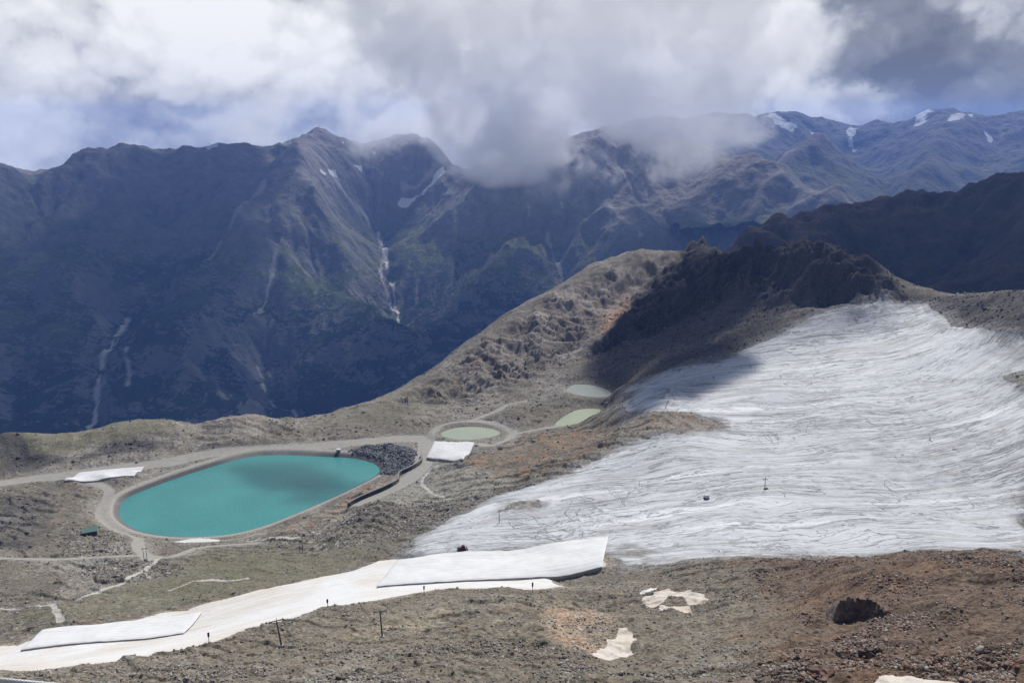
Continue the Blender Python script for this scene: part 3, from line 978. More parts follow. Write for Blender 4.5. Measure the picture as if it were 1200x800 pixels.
def water(name, outline, z, colour, wave, rough):
    mt, t = new_mat(name)
    P = pos(t)
    n = t.noise(t.v('MULTIPLY', P, (1.0, 0.6, 1.0)), 0.55, 5, 0.65)
    n2 = t.noise(P, 0.02, 4, 0.5)
    col = t.mix(t.sstep(n2, 0.3, 0.7), colour, tuple(0.86 * v for v in colour))
    finish(t, col, rough, bump(t, n, wave, 1.0), 0.5, IOR=1.33)
    ctr = outline[:, :2].mean(0)
    o2 = ctr + (outline[:, :2] - ctr) * 1.012
    verts = np.vstack([np.c_[o2, np.full(len(o2), z)], [[ctr[0], ctr[1], z]]])
    k = len(o2)
    tri = np.array([[i, (i + 1) % k, k] for i in range(k)])
    if np.cross(o2[1] - o2[0], ctr - o2[0]) < 0:
        tri = tri[:, ::-1]
    return tag(mesh_np(name, verts, tri, mt, smooth=False), kind='structure')


water('reservoir_water', lake_o, LAKE_Z, (0.055, 0.25, 0.235), 0.5, 0.07)
water('pond_water', pond_o, POND_Z, (0.29, 0.33, 0.235), 0.1, 0.2)
water('meltwater_pond', pond2_o, POND2_Z, (0.30, 0.335, 0.215), 0.1, 0.2)
water('meltwater_pond', pond3_o, POND3_Z, (0.24, 0.26, 0.21), 0.1, 0.2)
# ------------------------------------------------------------------ mountains across the valley
def massif_material(name, lower, upper, rock, z0, z1, snow=0.0):
    mt, t = new_mat(name)
    P = pos(t)
    z = t.n('ShaderNodeSeparateXYZ', ins={0: P}).outputs[2]
    n1 = t.noise(P, 0.0022, 8, 0.62)
    n2 = t.noise(P, 0.016, 7, 0.65)
    hz = t.m('ADD', t.m('DIVIDE', t.m('SUBTRACT', z, z0), z1 - z0), t.m('MULTIPLY_ADD', n1, 0.9, -0.45))
    col = t.ramp(hz, [(0.15, lower), (0.45, upper), (0.72, rock), (1.0, tuple(1.15 * v for v in rock))])
    a = t.n('ShaderNodeAttribute', attribute_name='streak')
    nz = t.n('ShaderNodeSeparateXYZ', ins={0: t.n('ShaderNodeNewGeometry').outputs['True Normal']}).outputs[2]
    cliff = t.m('MULTIPLY', t.sstep(nz, 0.82, 0.66), 0.75)
    col = t.mix(cliff, col, rock)
    k = t.m('MULTIPLY_ADD', n2, 1.2, 0.42)
    col = t.v('SCALE', col, scale=k)
    col = t.mix(t.m('MULTIPLY', a.outputs['Fac'], t.m('MULTIPLY_ADD', n2, 1.4, 0.2)), col, (0.58, 0.56, 0.52))
    s = t.n('ShaderNodeAttribute', attribute_name='snow').outputs['Fac']
    sn = t.sstep(t.m('ADD', s, t.m('MULTIPLY_ADD', t.noise(P, 0.01, 6, 0.65), 1.3, -0.75)), 0.60, 0.82)
    col = t.mix(t.m('MULTIPLY', sn, 0.85), col, (0.66, 0.67, 0.69))
    finish(t, col, 0.95, bump(t, t.m('ADD', n2, t.m('MULTIPLY', t.noise(P, 0.05, 5, 0.65), 0.4)), 26.0, 0.9), 0.05)
    return mt


def massif(name, ctrl, box, dx, up, mat, gullies=(), streaks=(), snows=(), K=0.004, iters=9, rough=(240, 60), seed=0, keep=22, crop=None, gain=0.55, fine_k=1.1):
    """Height field from measured points, carved by simulated streams, refined, made into one mesh."""
    P = np.array(ctrl, float)
    cx, cy = P[:, 0].mean(), P[:, 1].mean()
    S = 1000.0
    wt = rbf_fit((P[:, :2] - (cx, cy)) / S, P[:, 2], 3e-3)
    x = np.arange(box[0], box[1] + 1, dx)
    y = np.arange(box[2], box[3] + 1, dx)
    gx, gy = np.meshgrid(x, y)
    H = rbf_eval((P[:, :2] - (cx, cy)) / S, wt, (gx - cx) / S, (gy - cy) / S)
    ref = H.copy()

    def sz(a, b):
        return bilin(ref, (a - box[0]) / dx, (b - box[2]) / dx)

    def place(pts):
        p = np.array(pts, float)
        return hit(p[:, 0], p[:, 1], sz, max(box[2] * 0.9, 500), box[3] * 1.25, 900)
    for pts, width, amp in gullies:
        d = seg_dist(gx, gy, smooth_line(place(pts), 4)) + fbm(gx, gy, 350, 3, seed + 5) * width * 0.4
        H = H + amp * np.exp(-(np.maximum(d, 0) / width) ** 2)
    H = H + (fbm(gx + 200 * fbm(gx, gy, 900, 3, seed + 6), gy, rough[0] * 4, 7, seed, gain, True) - 0.2) * rough[1] + fbm(gx, gy, 130, 4, seed + 3) * 10
    H, A = erode(H, dx, iters, K, keep)
    # refine
    n = up
    hh, ww = (H.shape[0] - 1) * n + 1, (H.shape[1] - 1) * n + 1
    iu, iv = np.meshgrid(np.arange(ww) / n, np.arange(hh) / n)
    Hf = bilin(H, iu, iv)
    gxf, gyf = box[0] + iu * dx, box[2] + iv * dx
    Hf = Hf + (fbm(gxf + 0.5 * Hf, gyf, 9 * dx, 5, seed + 9, 0.58, True) * fine_k + fbm(gxf, gyf, 2.2 * dx, 3, seed + 10) * 0.22) * dx
    stv = np.zeros(Hf.shape, np.float32)
    for pts, width, val in streaks:
        ln = smooth_line(place(pts), 6)
        d = line_sd(gxf + 30 * fbm(gxf, gyf, 160, 3, seed + 15), gyf, ln, 150) + fbm(gxf, gyf, 60, 4, seed + 11) * width * 1.6
        stv = np.maximum(stv, val * (1 - sm(d, width * 0.4, width * 1.3)))
    # scree fans follow the streams the erosion found
    Af = bilin(np.log10(A), iu, iv)
    stv = np.maximum(stv, 0.22 * sm(Af, 4.6, 5.6) * sm(fbm(gxf, gyf, 500, 3, seed + 12), -0.05, 0.4))
    snv = np.zeros(Hf.shape, np.float32)
    for pts, soft in snows:
        d = poly_sd(gxf, gyf, place(pts), 400)
        snv = np.maximum(snv, 1 - sm(d + fbm(gxf, gyf, 7 * soft, 4, seed + 14) * soft * 2.5, -soft * 2, soft * 2))
    V_ = np.stack([gxf, gyf, Hf], -1).reshape(-1, 3)
    Q_ = grid_quads(hh, ww)
    if crop is not None:
        kx, ky = gxf.ravel()[Q_[:, 0]], gyf.ravel()[Q_[:, 0]]
        Q_ = Q_[crop(kx, ky)]
        used, inv = np.unique(Q_.ravel(), return_inverse=True)
        V_, Q_, stv, snv = V_[used], inv.reshape(Q_.shape), stv.ravel()[used], snv.ravel()[used]
    print(name, len(V_))
    return tag(mesh_np(name, V_, Q_, mat, {'streak': stv.ravel(), 'snow': snv.ravel()}), kind='structure')


def lerp_tab(tab, x):
    t = np.array(tab, float)
    return np.interp(x, t[:, 0], t[:, 1])


# --- the long wall opposite
crest1 = [(-400, 200), (-200, 200), (-60, 190), (0, 195), (38, 208), (62, 198), (92, 182), (130, 174), (200, 172), (228, 161), (250, 160), (280, 148), (300, 156), (322, 167), (345, 162), (372, 154), (400, 156), (440, 148), (485, 138), (500, 146), (518, 162), (535, 176),
          (560, 184), (600, 186), (630, 172), (700, 164), (760, 164), (820, 170), (872, 180), (920, 202), (960, 223), (992, 238), (1030, 262), (1100, 300), (1250, 360)]
crest1 = [(a_, b_ + 13 if a_ < 470 else b_ + 6) for a_, b_ in crest1]
crest1_r = [(-400, 6300), (0, 6400), (280, 6600), (400, 7000), (480, 6900), (540, 6300), (600, 5800), (700, 5900), (820, 5900), (900, 5500), (990, 5000), (1100, 4700), (1250, 4500)]
spur = [(350, 250, 60, 60, -420), (300, 330, 50, 60, -150), (452, 250, 34, 50, 420), (460, 330, 30, 60, 130), (170, 260, 70, 60, 160), (60, 320, 70, 60, -150), (220, 420, 40, 60, -120), (140, 400, 30, 60, 130), (320, 420, 25, 70, 130),
        (560, 300, 70, 60, -200), (690, 230, 40, 40, 130), (750, 270, 50, 50, -200), (400, 400, 40, 60, -130), (840, 250, 60, 40, -80), (650, 300, 30, 60, 100)]
ctrl = []
for px in range(-400, 1251, 55):
    yc = lerp_tab(crest1, px)
    rc = lerp_tab(crest1_r, px)
    rb = 3700 if px < 700 else 3700 - (px - 700) * 0.9
    ybase = 500 if px < 800 else 500 - (px - 800) * 0.05
    for py in list(np.arange(ybase, yc + 22, -42)):
        s = (ybase - py) / (ybase - yc)
        r_ = rb + (rc - rb) * s
        for sx, sy, wx_, wy_, a in spur:
            r_ += a * math.exp(-((px - sx) / wx_) ** 2 - ((py - sy) / wy_) ** 2)
        ctrl.append(pt_r(px, py, r_))
    for x_ in (px, px + 27):
        y_, r_ = lerp_tab(crest1, x_), lerp_tab(crest1_r, x_)
        p = pt_r(x_, y_, r_)
        ctrl.append(p)
    d = p[:2] / np.hypot(*p[:2])
    ctrl.append(np.array([*(d * (r_ + 700)), p[2] - 380]))
    ctrl.append(np.array([*(d * (r_ + 1700)), p[2] - 800]))
    p0 = pt_r(px, ybase, rb)
    ctrl.append(np.array([*(d * (rb - 500)), p0[2] - 260]))
    ctrl.append(np.array([*(d * (rb - 1000)), p0[2] - 300]))
M_wall = massif_material('forested_rock', (0.016, 0.026, 0.013), (0.095, 0.110, 0.042), (0.175, 0.165, 0.15), -950, 150)
massif('mountain_range', ctrl, (-4900, 3300, 2550, 8300), 18, 2, M_wall,
       gullies=[([(440, 235), (448, 265), (452, 300), (465, 345), (480, 380), (494, 408)], 90, -70), ([(145, 360), (140, 400), (115, 440), (105, 470), (112, 495)], 70, -55),
                ([(325, 290), (315, 350), (305, 400), (320, 440), (345, 480)], 80, -60), ([(230, 330), (260, 300), (300, 250), (335, 205)], 90, 50),
                ([(335, 205), (370, 250), (400, 300), (410, 350)], 120, 60), ([(240, 430), (262, 380), (300, 350)], 60, -45), ([(640, 240), (655, 280), (660, 320)], 60, -45),
                ([(465, 235), (500, 200), (520, 178)], 70, -60), ([(700, 190), (735, 235), (760, 275)], 90, 45), ([(20, 450), (30, 400), (40, 330)], 70, -50)],
       streaks=[([(440, 250), (447, 285), (455, 320), (462, 350), (476, 378), (494, 408)], 10, 0.9), ([(452, 300), (446, 330), (458, 350)], 9, 0.5),
                ([(150, 375), (140, 405), (120, 440), (105, 462), (103, 480), (114, 497)], 9, 0.8), ([(155, 430), (150, 460)], 9, 0.5), ([(120, 450), (150, 385)], 8, 0.4),
                ([(325, 300), (312, 345), (300, 380)], 12, 0.45), ([(318, 445), (330, 465), (347, 482)], 8, 0.75), ([(300, 410), (315, 440)], 9, 0.5),
                ([(640, 250), (655, 285), (658, 310)], 12, 0.4), ([(715, 245), (750, 285)], 12, 0.35), ([(300, 240), (260, 290), (215, 330)], 26, 0.35), ([(335, 205), (300, 240)], 26, 0.3),
                ([(400, 225), (425, 245), (440, 260)], 40, 0.45), ([(470, 215), (500, 190), (522, 172)], 14, 0.3)],
       snows=[([(458, 232), (470, 220), (498, 198), (518, 176), (524, 180), (505, 200), (480, 222)], 12), ([(228, 170), (250, 164), (275, 152), (268, 166), (240, 173)], 25), ([(372, 213), (390, 208), (400, 216), (380, 218)], 14),
              ([(395, 165), (405, 163), (402, 175)], 12), ([(430, 175), (442, 172), (440, 182)], 10), ([(415, 200), (425, 197), (424, 206)], 10), ([(630, 168), (700, 161), (760, 162), (700, 167)], 14), ([(478, 140), (500, 138), (510, 160), (490, 150)], 16)],
       K=0.011, iters=12, seed=200, rough=(260, 225), crop=lambda a, b: np.hypot(a, b) > 2650)

# --- the dark shoulder on the right
crest2 = [(860, 312), (872, 300), (900, 282), (940, 259), (985, 242), (1020, 239), (1045, 233), (1072, 227), (1098, 233), (1125, 222), (1160, 211), (1200, 204), (1300, 190), (1500, 190)]
crest2 = [(a_, b_ + 5 + 7 * min(max((a_ - 1000) / 200, 0), 1) + 24 * math.exp(-((a_ - 1030) / 90) ** 2)) for a_, b_ in crest2]
crest2_r = [(860, 2150), (900, 2150), (985, 2300), (1072, 2450), (1200, 2500), (1500, 2400)]
ctrl = []
for px in list(range(850, 1501, 34)):
    y_, r_ = lerp_tab(crest2, px), lerp_tab(crest2_r, px)
    for x_ in (px, px + 17):
        p = pt_r(x_, lerp_tab(crest2, x_), lerp_tab(crest2_r, x_))
        ctrl.append(p)
    d = p[:2] / np.hypot(*p[:2])
    for q in (0.35, 0.7, 1.0):
        yy = y_ + (372 - y_) * q
        ctrl.append(pt_r(px, yy, r_ + (1400 - r_) * q ** 0.9 + 90 * math.sin(px * 0.045) * q))
    ctrl.append(np.array([*(d * 1150), p[2] - 420]))
    ctrl.append(np.array([*(d * (r_ + 300)), p[2] - 200]))
    ctrl.append(np.array([*(d * (r_ + 900)), p[2] - 650]))
M_shoulder = massif_material('dark_shoulder_rock', (0.095, 0.078, 0.068), (0.11, 0.09, 0.078), (0.085, 0.078, 0.075), 0, 260)
massif('mountain_shoulder', ctrl, (250, 2600, 1050, 3300), 9, 2, M_shoulder, K=0.012, iters=10, rough=(110, 150), seed=300, keep=18, fine_k=1.7,
       gullies=[([(1010, 250), (1020, 290), (1030, 330)], 60, -25), ([(1110, 240), (1090, 290), (1080, 330)], 70, -25), ([(950, 270), (940, 300)], 50, -15)],
       crop=lambda a, b: np.hypot(a, b) > 1250)

# --- snowy summits far to the right
crest3 = [(760, 150), (860, 140), (880, 140), (905, 137), (930, 134), (950, 146), (985, 139), (1000, 147), (1020, 141), (1060, 136), (1080, 126), (1096, 122), (1115, 128), (1150, 129), (1200, 130), (1300, 128), (1500, 130)]
ctrl = []
for px in range(740, 1460, 40):
    for x_ in (px, px + 20):
        p = pt_r(x_, lerp_tab(crest3, x_), 9500)
        ctrl.append(p)
    d = p[:2] / np.hypot(*p[:2])
    yc = lerp_tab(crest3, px)
    for q, rq in ((0.3, 8800), (0.6, 8150), (1.0, 7250), (1.5, 6300)):
        o = 530 * math.sin(px * 0.027 + 1.0) * min(q, 1)
        ctrl.append(pt_r(px, yc + 85 * q, rq + o))
    ctrl.append(np.array([*(d * 10300), p[2] - 500]))
    ctrl.append(np.array([*(d * 11500), p[2] - 900]))
M_far = massif_material('far_summit_rock', (0.10, 0.11, 0.05), (0.11, 0.11, 0.07), (0.13, 0.125, 0.12), -600, 450)
massif('distant_summits', ctrl, (600, 7400, 5300, 11400), 30, 2, M_far, K=0.009, iters=12, rough=(300, 190), seed=400, keep=16,
       gullies=[([(1000, 160), (1040, 190), (1060, 215)], 150, -80), ([(1130, 150), (1090, 200), (1080, 225)], 190, 100)],
       snows=[([(890, 142), (905, 139), (940, 152), (930, 158), (905, 150)], 26), ([(948, 146), (960, 150), (965, 160), (950, 158)], 22), ([(992, 146), (1002, 144), (1004, 156), (996, 156)], 22),
              ([(1068, 130), (1095, 124), (1090, 136), (1070, 140)], 30), ([(1110, 130), (1150, 130), (1135, 142), (1120, 155), (1108, 148)], 30), ([(1150, 160), (1165, 168), (1160, 174)], 18)])
crest4 = [(860, 190), (885, 192), (905, 180), (930, 168), (948, 164), (965, 167), (985, 178), (1010, 192), (1040, 210), (1070, 228), (1100, 245)]
ctrl = []
for px in range(800, 1220, 24):
    for x_ in (px, px + 12):
        p = pt_r(x_, lerp_tab(crest4, x_), 6900)
        ctrl.append(p)
    d = p[:2] / np.hypot(*p[:2])
    for q, rq in ((0.35, 6450), (0.7, 6000), (1.0, 5600)):
        ctrl.append(pt_r(px, lerp_tab(crest4, px) + 75 * q, rq + 250 * math.sin(px * 0.06) * q))
    ctrl.append(np.array([*(d * 7400), p[2] - 300]))
    ctrl.append(np.array([*(d * 8200), p[2] - 750]))
massif('distant_spur', ctrl, (1000, 4600, 4500, 8400), 21, 2, M_far, K=0.01, iters=10, rough=(240, 130), seed=500, keep=16,
       streaks=[([(930, 172), (900, 188), (885, 196)], 40, 0.3)])

# the valley floor and the land beyond, out to the horizon
mt, t = new_mat('valley_meadow')
n = t.noise(pos(t), 0.004, 7, 0.6)
finish(t, t.ramp(n, [(0.35, (0.025, 0.04, 0.018)), (0.7, (0.09, 0.10, 0.05))]), 0.95)
tag(mesh_np('valley_floor', np.array([[-8500, 300, -1250], [8500, 300, -1250], [8500, 11800, -1250], [-8500, 11800, -1250]], float), np.array([[0, 1, 2, 3]]), mt, smooth=False), kind='structure')
# ------------------------------------------------------------------ loose rock
def stone_material():
    mt, t = new_mat('loose_stone')
    P = pos(t)
    a = t.n('ShaderNodeAttribute', attribute_name='tint').outputs['Color']
    n = t.noise(P, 1.1, 6, 0.65)
    col = t.v('SCALE', a, scale=t.m('MULTIPLY_ADD', n, 0.9, 0.5))
    finish(t, col, 0.92, bump(t, t.noise(P, 2.5, 6, 0.65), 0.3, 0.8), 0.12)
    return mt


M_stone = stone_material()
_bm = bmesh.new()
bmesh.ops.create_icosphere(_bm, subdivisions=1, radius=1.0)
ICO_V = np.array([p.co[:] for p in _bm.verts])
ICO_F = np.array([[q.index for q in fa.verts] for fa in _bm.faces])
_bm.free()
_phi = (1 + 5 ** 0.5) / 2
TEMPL = []
for k in range(10):
    v = ICO_V + rng.normal(0, 0.20, ICO_V.shape)
    for _ in range(3):                     # knock flat faces into it
        n_ = rng.normal(size=3)
        n_ /= np.linalg.norm(n_)
        d_ = v @ n_
        v = v - np.maximum(d_ - 0.55, 0)[:, None] * n_
    TEMPL.append(v)


def stones(name, px_idx, size, colour, sink=0.25, flat=0.7):
    """Many loose stones as one mesh, standing on the ground at the chosen grid points."""
    N = len(px_idx)
    jit = rng.normal(0, 0.5, (N, 2)) * size[:, None]
    x, y = X.ravel()[px_idx] + jit[:, 0], Y.ravel()[px_idx] + jit[:, 1]
    z = surf_z(x, y)
    T = np.array(TEMPL)[rng.integers(0, len(TEMPL), N)]
    q = rng.normal(size=(N, 4))
    q /= np.linalg.norm(q, axis=1, keepdims=True)
    a, b, c_, d = q.T
    Rm = np.stack([1 - 2 * (c_ * c_ + d * d), 2 * (b * c_ - a * d), 2 * (b * d + a * c_), 2 * (b * c_ + a * d), 1 - 2 * (b * b + d * d), 2 * (c_ * d - a * b),
                   2 * (b * d - a * c_), 2 * (c_ * d + a * b), 1 - 2 * (b * b + c_ * c_)], -1).reshape(N, 3, 3)
    sc = size[:, None] * 0.5 * rng.uniform(0.6, 1.35, (N, 3))
    v = np.einsum('nij,nkj->nki', Rm, T * sc[:, None, :])
    v[..., 2] *= flat
    top = v[..., 2].max(1)
    v += np.stack([x, y, z + top * (1 - 2 * sink)], -1)[:, None, :] - np.stack([0 * x, 0 * x, 0 * x], -1)[:, None, :]
    k = ICO_V.shape[0]
    f = (ICO_F[None] + (np.arange(N) * k)[:, None, None]).reshape(-1, 3)
    cl_ = np.repeat(colour, k, 0)
    return mesh_np(name, v.reshape(-1, 3), f, M_stone, {'tint': np.clip(cl_, 0.015, 0.8)}, smooth=False)


free = (sd_road > 0.5) & (sd_trail > 0.3) & (sd_piste > 0.8) & (sd_glacier > 0.5) & (sd_lake > 11) & (sd_pond > 7) & (sd_pond2 > 1) & (sd_pond3 > 1)
for s in sd_patch:
    free &= s > 0.3
clump = sm(fbm(X, Y, 14, 4, 81, 0.6), -0.15, 0.45)
dens = 0.05 + 1.5 * z_red * clump + 0.75 * z_fore * clump + 0.9 * z_rubble + 0.5 * z_scree_and_shade * clump + 0.10 * z_brownr * clump + 0.35 * z_dark + 0.15 * clump
dens = dens * free * (1 - 0.75 * z_grass) * (1 - 0.6 * slab) * (1 - z_riprap)
dens *= (uu > R(-36)) & (uu < R(36)) & (rr_ > 85) & (rr_ < 1250)
p_ = dens.ravel().astype(np.float64)
p_ /= p_.sum()
NS = 110000
idx = rng.choice(p_.size, NS, p=p_)
rr_s = rr_.ravel()[idx]
size = np.maximum(0.30, rr_s / 900) * rng.uniform(0.10, 1, NS) ** -0.70 * 0.72
size = np.minimum(size, 4.0)
base_c = tintf[idx]
gray = np.array((0.29, 0.275, 0.255)) * np.ones((NS, 1))
mixk = rng.uniform(0, 0.65, (NS, 1))
dk = (z_crest + z_dark + z_scree_and_shade).ravel()[idx][:, None].clip(0, 1)
colr = (base_c * (1 - mixk) + gray * mixk * (1 - 0.65 * dk) + base_c * mixk * 0.65 * dk) * rng.uniform(0.5, 1.7, (NS, 1))
rust = (rng.uniform(size=(NS, 1)) < 0.25) & (z_red.ravel()[idx][:, None] > 0.4)
colr = np.where(rust, np.array((0.21, 0.115, 0.078)) * rng.uniform(0.6, 1.3, (NS, 1)), colr)
pale = (rng.uniform(size=(NS, 1)) < 0.05) & (dk < 0.3)
colr = np.where(pale, colr * 0.4 + 0.26, colr)
tag(stones('scree', idx, size, colr), kind='stuff')

# bigger blocks among the small ones
big_d = (0.25 + 1.2 * z_red * clump + 1.0 * z_fore * clump + 0.8 * z_rubble + 0.25 * z_brownr) * free * (1 - 0.8 * z_grass) * (1 - z_riprap)
big_d *= (uu > R(-36)) & (uu < R(36)) & (rr_ > 95) & (rr_ < 1150) & (fbm(X, Y, 40, 3, 82) > -0.1)
pb = big_d.ravel().astype(np.float64)
pb /= pb.sum()
NB = 5200
idb = rng.choice(pb.size, NB, p=pb)
szb = np.maximum(0.8, rr_.ravel()[idb] / 330) * rng.uniform(0.12, 1, NB) ** -0.45 * 0.75
szb = np.minimum(szb, 4.5)
cb = tintf[idb] * 0.5 + np.array((0.30, 0.285, 0.262)) * 0.5 * (1 - 0.6 * (z_crest + z_dark + z_scree_and_shade).ravel()[idb][:, None].clip(0, 1))
cb = np.where((z_red.ravel()[idb][:, None] > 0.4) & (rng.uniform(size=(NB, 1)) < 0.6), np.array((0.175, 0.112, 0.084)), cb) * rng.uniform(0.55, 1.5, (NB, 1))
tag(stones('boulder_field', idb, szb, cb, 0.3, 0.75), kind='stuff')

pr = (z_riprap * (sd_road > 1) * (sd_lake > 5)).ravel().astype(np.float64)
pr /= pr.sum()
idx = rng.choice(pr.size, 2600, p=pr)
tag(stones('riprap', idx, rng.uniform(1.2, 2.8, 2600), np.array((0.15, 0.153, 0.16)) * rng.uniform(0.5, 1.6, (2600, 1)), 0.2), kind='stuff')


def crag_rock(name, label, cat_, px, py, size, colour, seed, turn=0.0, blocks=9, spread=(1, 1), voxel=0.22, wet=0.25, slim=1.0):
    """A broken outcrop: angular blocks fused into one body and sunk into the slope."""
    g = hit([px], [py], surf_z)[0]
    r1 = np.random.default_rng(seed)
    bm = bmesh.new()
    for k in range(blocks):
        u_, v_ = r1.uniform(-0.5, 0.5), r1.uniform(-0.5, 0.5)
        cx_, cy_ = u_ * size[0] * spread[0], v_ * size[1] * spread[1]
        hgt = size[2] * (1 - 1.1 * abs(u_)) * r1.uniform(0.55, 1.0)
        wx_, wy_ = slim * size[0] * r1.uniform(0.22, 0.42), slim * size[1] * r1.uniform(0.25, 0.45)
        gz = float(surf_z(np.array([g[0] + cx_ * math.cos(turn) - cy_ * math.sin(turn)]), np.array([g[1] + cx_ * math.sin(turn) + cy_ * math.cos(turn)]))[0]) - g[2]
        pts = r1.uniform(-1, 1, (16, 3))
        pts = np.sign(pts) * np.abs(pts) ** 0.4
        tl = r1.normal(0, 0.22, 2)
        pv = []
        for q in pts:
            z_ = (q[2] * 0.5 + 0.5) * (hgt + 2.0) - 2.0
            pv.append(bm.verts.new((cx_ + q[0] * wx_ * 0.5 + tl[0] * z_, cy_ + q[1] * wy_ * 0.5 + tl[1] * z_, gz + z_)))
        res = bmesh.ops.convex_hull(bm, input=pv)
        bmesh.ops.delete(bm, geom=[e for e in res['geom_interior'] if isinstance(e, bmesh.types.BMVert)], context='VERTS')
    bmesh.ops.recalc_face_normals(bm, faces=bm.faces)
    me0 = bpy.data.meshes.new(name + '_blocks')
    bm.to_mesh(me0)
    bm.free()
    tmp = bpy.data.objects.new(name + '_blocks', me0)
    COL.objects.link(tmp)
    md = tmp.modifiers.new('fuse', 'REMESH')
    md.mode = 'VOXEL'
    md.voxel_size = voxel
    dg = bpy.context.evaluated_depsgraph_get()
    me = bpy.data.meshes.new_from_object(tmp.evaluated_get(dg))
    bpy.data.objects.remove(tmp)
    bpy.data.meshes.remove(me0)
    me.name = name
    n = len(me.vertices)
    co = np.empty(n * 3, np.float32)
    nr = np.empty(n * 3, np.float32)
    me.vertices.foreach_get('co', co)
    me.vertices.foreach_get('normal', nr)
    co, nr = co.reshape(-1, 3), nr.reshape(-1, 3)
    d = fbm(co[:, 0] + co[:, 2] * 0.6 + seed, co[:, 1] - co[:, 2] * 0.9, 1.6, 3, seed, 0.5, True) * 0.12 + fbm(co[:, 2] * 2.2 + co[:, 0] * 0.5, co[:, 1] * 0.6, 1.4, 3, seed + 4) * 0.10
    co = co + nr * d[:, None] * min(1.0, size[2] / 6)
    me.vertices.foreach_set('co', co.ravel())
    mt, t = new_mat(name + '_stone')
    P = pos(t)
    nn = t.noise(P, 0.55, 8, 0.65)
    col = t.ramp(nn, [(0.3, tuple(0.5 * k for k in colour)), (0.5, colour), (0.68, tuple(1.8 * k for k in colour))])
    lich = t.m('MULTIPLY', t.sstep(t.noise(P, 0.35, 5, 0.6), 0.55, 0.66), 0.5)
    col = t.mix(lich, col, (0.13, 0.14, 0.10))
    finish(t, col, 0.8, bump(t, t.m('ADD', nn, t.m('MULTIPLY', t.voro(P, 1.2), 0.4)), 0.5, 0.9), wet)
    me.materials.clear()
    me.materials.append(mt)
    me.update()
    o = bpy.data.objects.new(name, me)
    COL.objects.link(o)
    o.location = g
    o.rotation_euler = (0, 0, turn)
    return tag(o, label, cat_)




def rock_step():
    """The wet cliff on the right: a steep broken face turned to the left, its back running out into the scree."""
    a, b = hit([978, 1040], [729, 722], surf_z)
    ctr = (a + b) / 2
    L = np.hypot(*(b - a)[:2])
    ux = (b - a)[:2] / L
    vx = np.array([-ux[1], ux[0]])                  # points up-slope, away from the face
    us = np.linspace(-0.62, 0.62, 170) * L
    vs = np.concatenate([np.linspace(-2.0, 2.6, 110), np.linspace(2.8, 22, 70)])
    U, W = np.meshgrid(us, vs)
    n1 = fbm(U, W, 5, 4, 301, 0.5, True)
    n2 = fbm(U, W + 40, 2.2, 4, 302, 0.55)
    env = sm(U / L + 0.04 * fbm(W, U, 4, 3, 306), -0.56, -0.36) * (1 - 0.9 * sm(U / L, -0.05, 0.6)) * (0.85 + 0.35 * fbm(U, 0 * U, 4, 3, 303))
    rise = sm(W + 1.5 * fbm(U, 0 * U + 9, 4.5, 4, 304) - 1.2 * np.abs(U / L), -0.8, 1.6)
    back = 1 - sm(W, 2.5, 21)
    hh = 8.5 * env * rise * back
    # ledges in the face
    stp = np.floor(hh / 1.1 + 0.6 * n1) * 1.1
    hh = np.where(hh > 0.3, 0.55 * hh + 0.45 * np.maximum(stp, 0), hh)
    x = ctr[0] + ux[0] * U + vx[0] * W
    y = ctr[1] + ux[1] * U + vx[1] * W
    z = surf_z(x, y) + hh + (n1 * 0.55 + n2 * 0.35) * np.clip(hh / 2, 0, 1) - 0.35
    over = (fbm(U, z, 2.4, 4, 305, 0.55, True) * 0.9 - 0.2) * np.clip(hh / 2, 0, 1) * (1 - sm(W, 2, 5))
    x, y = x - vx[0] * over, y - vx[1] * over
    mt, t = new_mat('wet_cliff_stone')
    P = pos(t)
    nn = t.noise(P, 0.55, 8, 0.65)
    face = t.ramp(nn, [(0.3, (0.075, 0.060, 0.052)), (0.5, (0.15, 0.118, 0.098)), (0.7, (0.27, 0.22, 0.19))])
    face = t.mix(t.m('MULTIPLY', t.sstep(t.noise(P, 0.3, 5, 0.6), 0.56, 0.66), 0.6), face, (0.13, 0.14, 0.105))
    nz = t.n('ShaderNodeSeparateXYZ', ins={0: t.n('ShaderNodeNewGeometry').outputs['Normal']}).outputs[2]
    top = t.ramp(t.noise(P, 0.8, 7, 0.7), [(0.35, (0.095, 0.068, 0.052)), (0.65, (0.20, 0.138, 0.102))])
    col = t.mix(t.sstep(t.m('ADD', nz, t.m('MULTIPLY_ADD', nn, 0.4, -0.2)), 0.55, 0.78), face, top)
    finish(t, col, 0.85, bump(t, t.m('ADD', t.noise(P, 1.0, 8, 0.68), t.m('MULTIPLY', t.voro(P, 1.1), -0.4)), 0.6, 0.9), 0.2)
    q = grid_quads(*U.shape)
    v = np.stack([x, y, z], -1).reshape(-1, 3) - ctr
    o = mesh_np('rock_outcrop', v, q, mt, smooth=False)
    o.location = ctr
    tag(o, 'tall dark wet rock step rising from the red scree, the largest outcrop on the slope', 'rock')


rock_step()
crag_rock('rock_outcrop', 'low dark brown rock ledge below the tall dark rock step', 'rock', 1022, 767, (5.5, 3.0, 1.7), (0.10, 0.072, 0.06), 33, 0.2, 12, voxel=0.12)
crag_rock('rock_outcrop', 'rust-red broken rock near the bottom edge, left of the sandy snow patch', 'rock', 966, 789, (6, 3.6, 1.4), (0.14, 0.08, 0.06), 47, 0.5, 14, voxel=0.12)
crag_rock('rock_outcrop', 'blunt dark rock block at the bottom edge below the two lift towers', 'rock', 398, 797, (4.6, 3.0, 1.9), (0.10, 0.08, 0.068), 52, 0.1, 8, voxel=0.12)
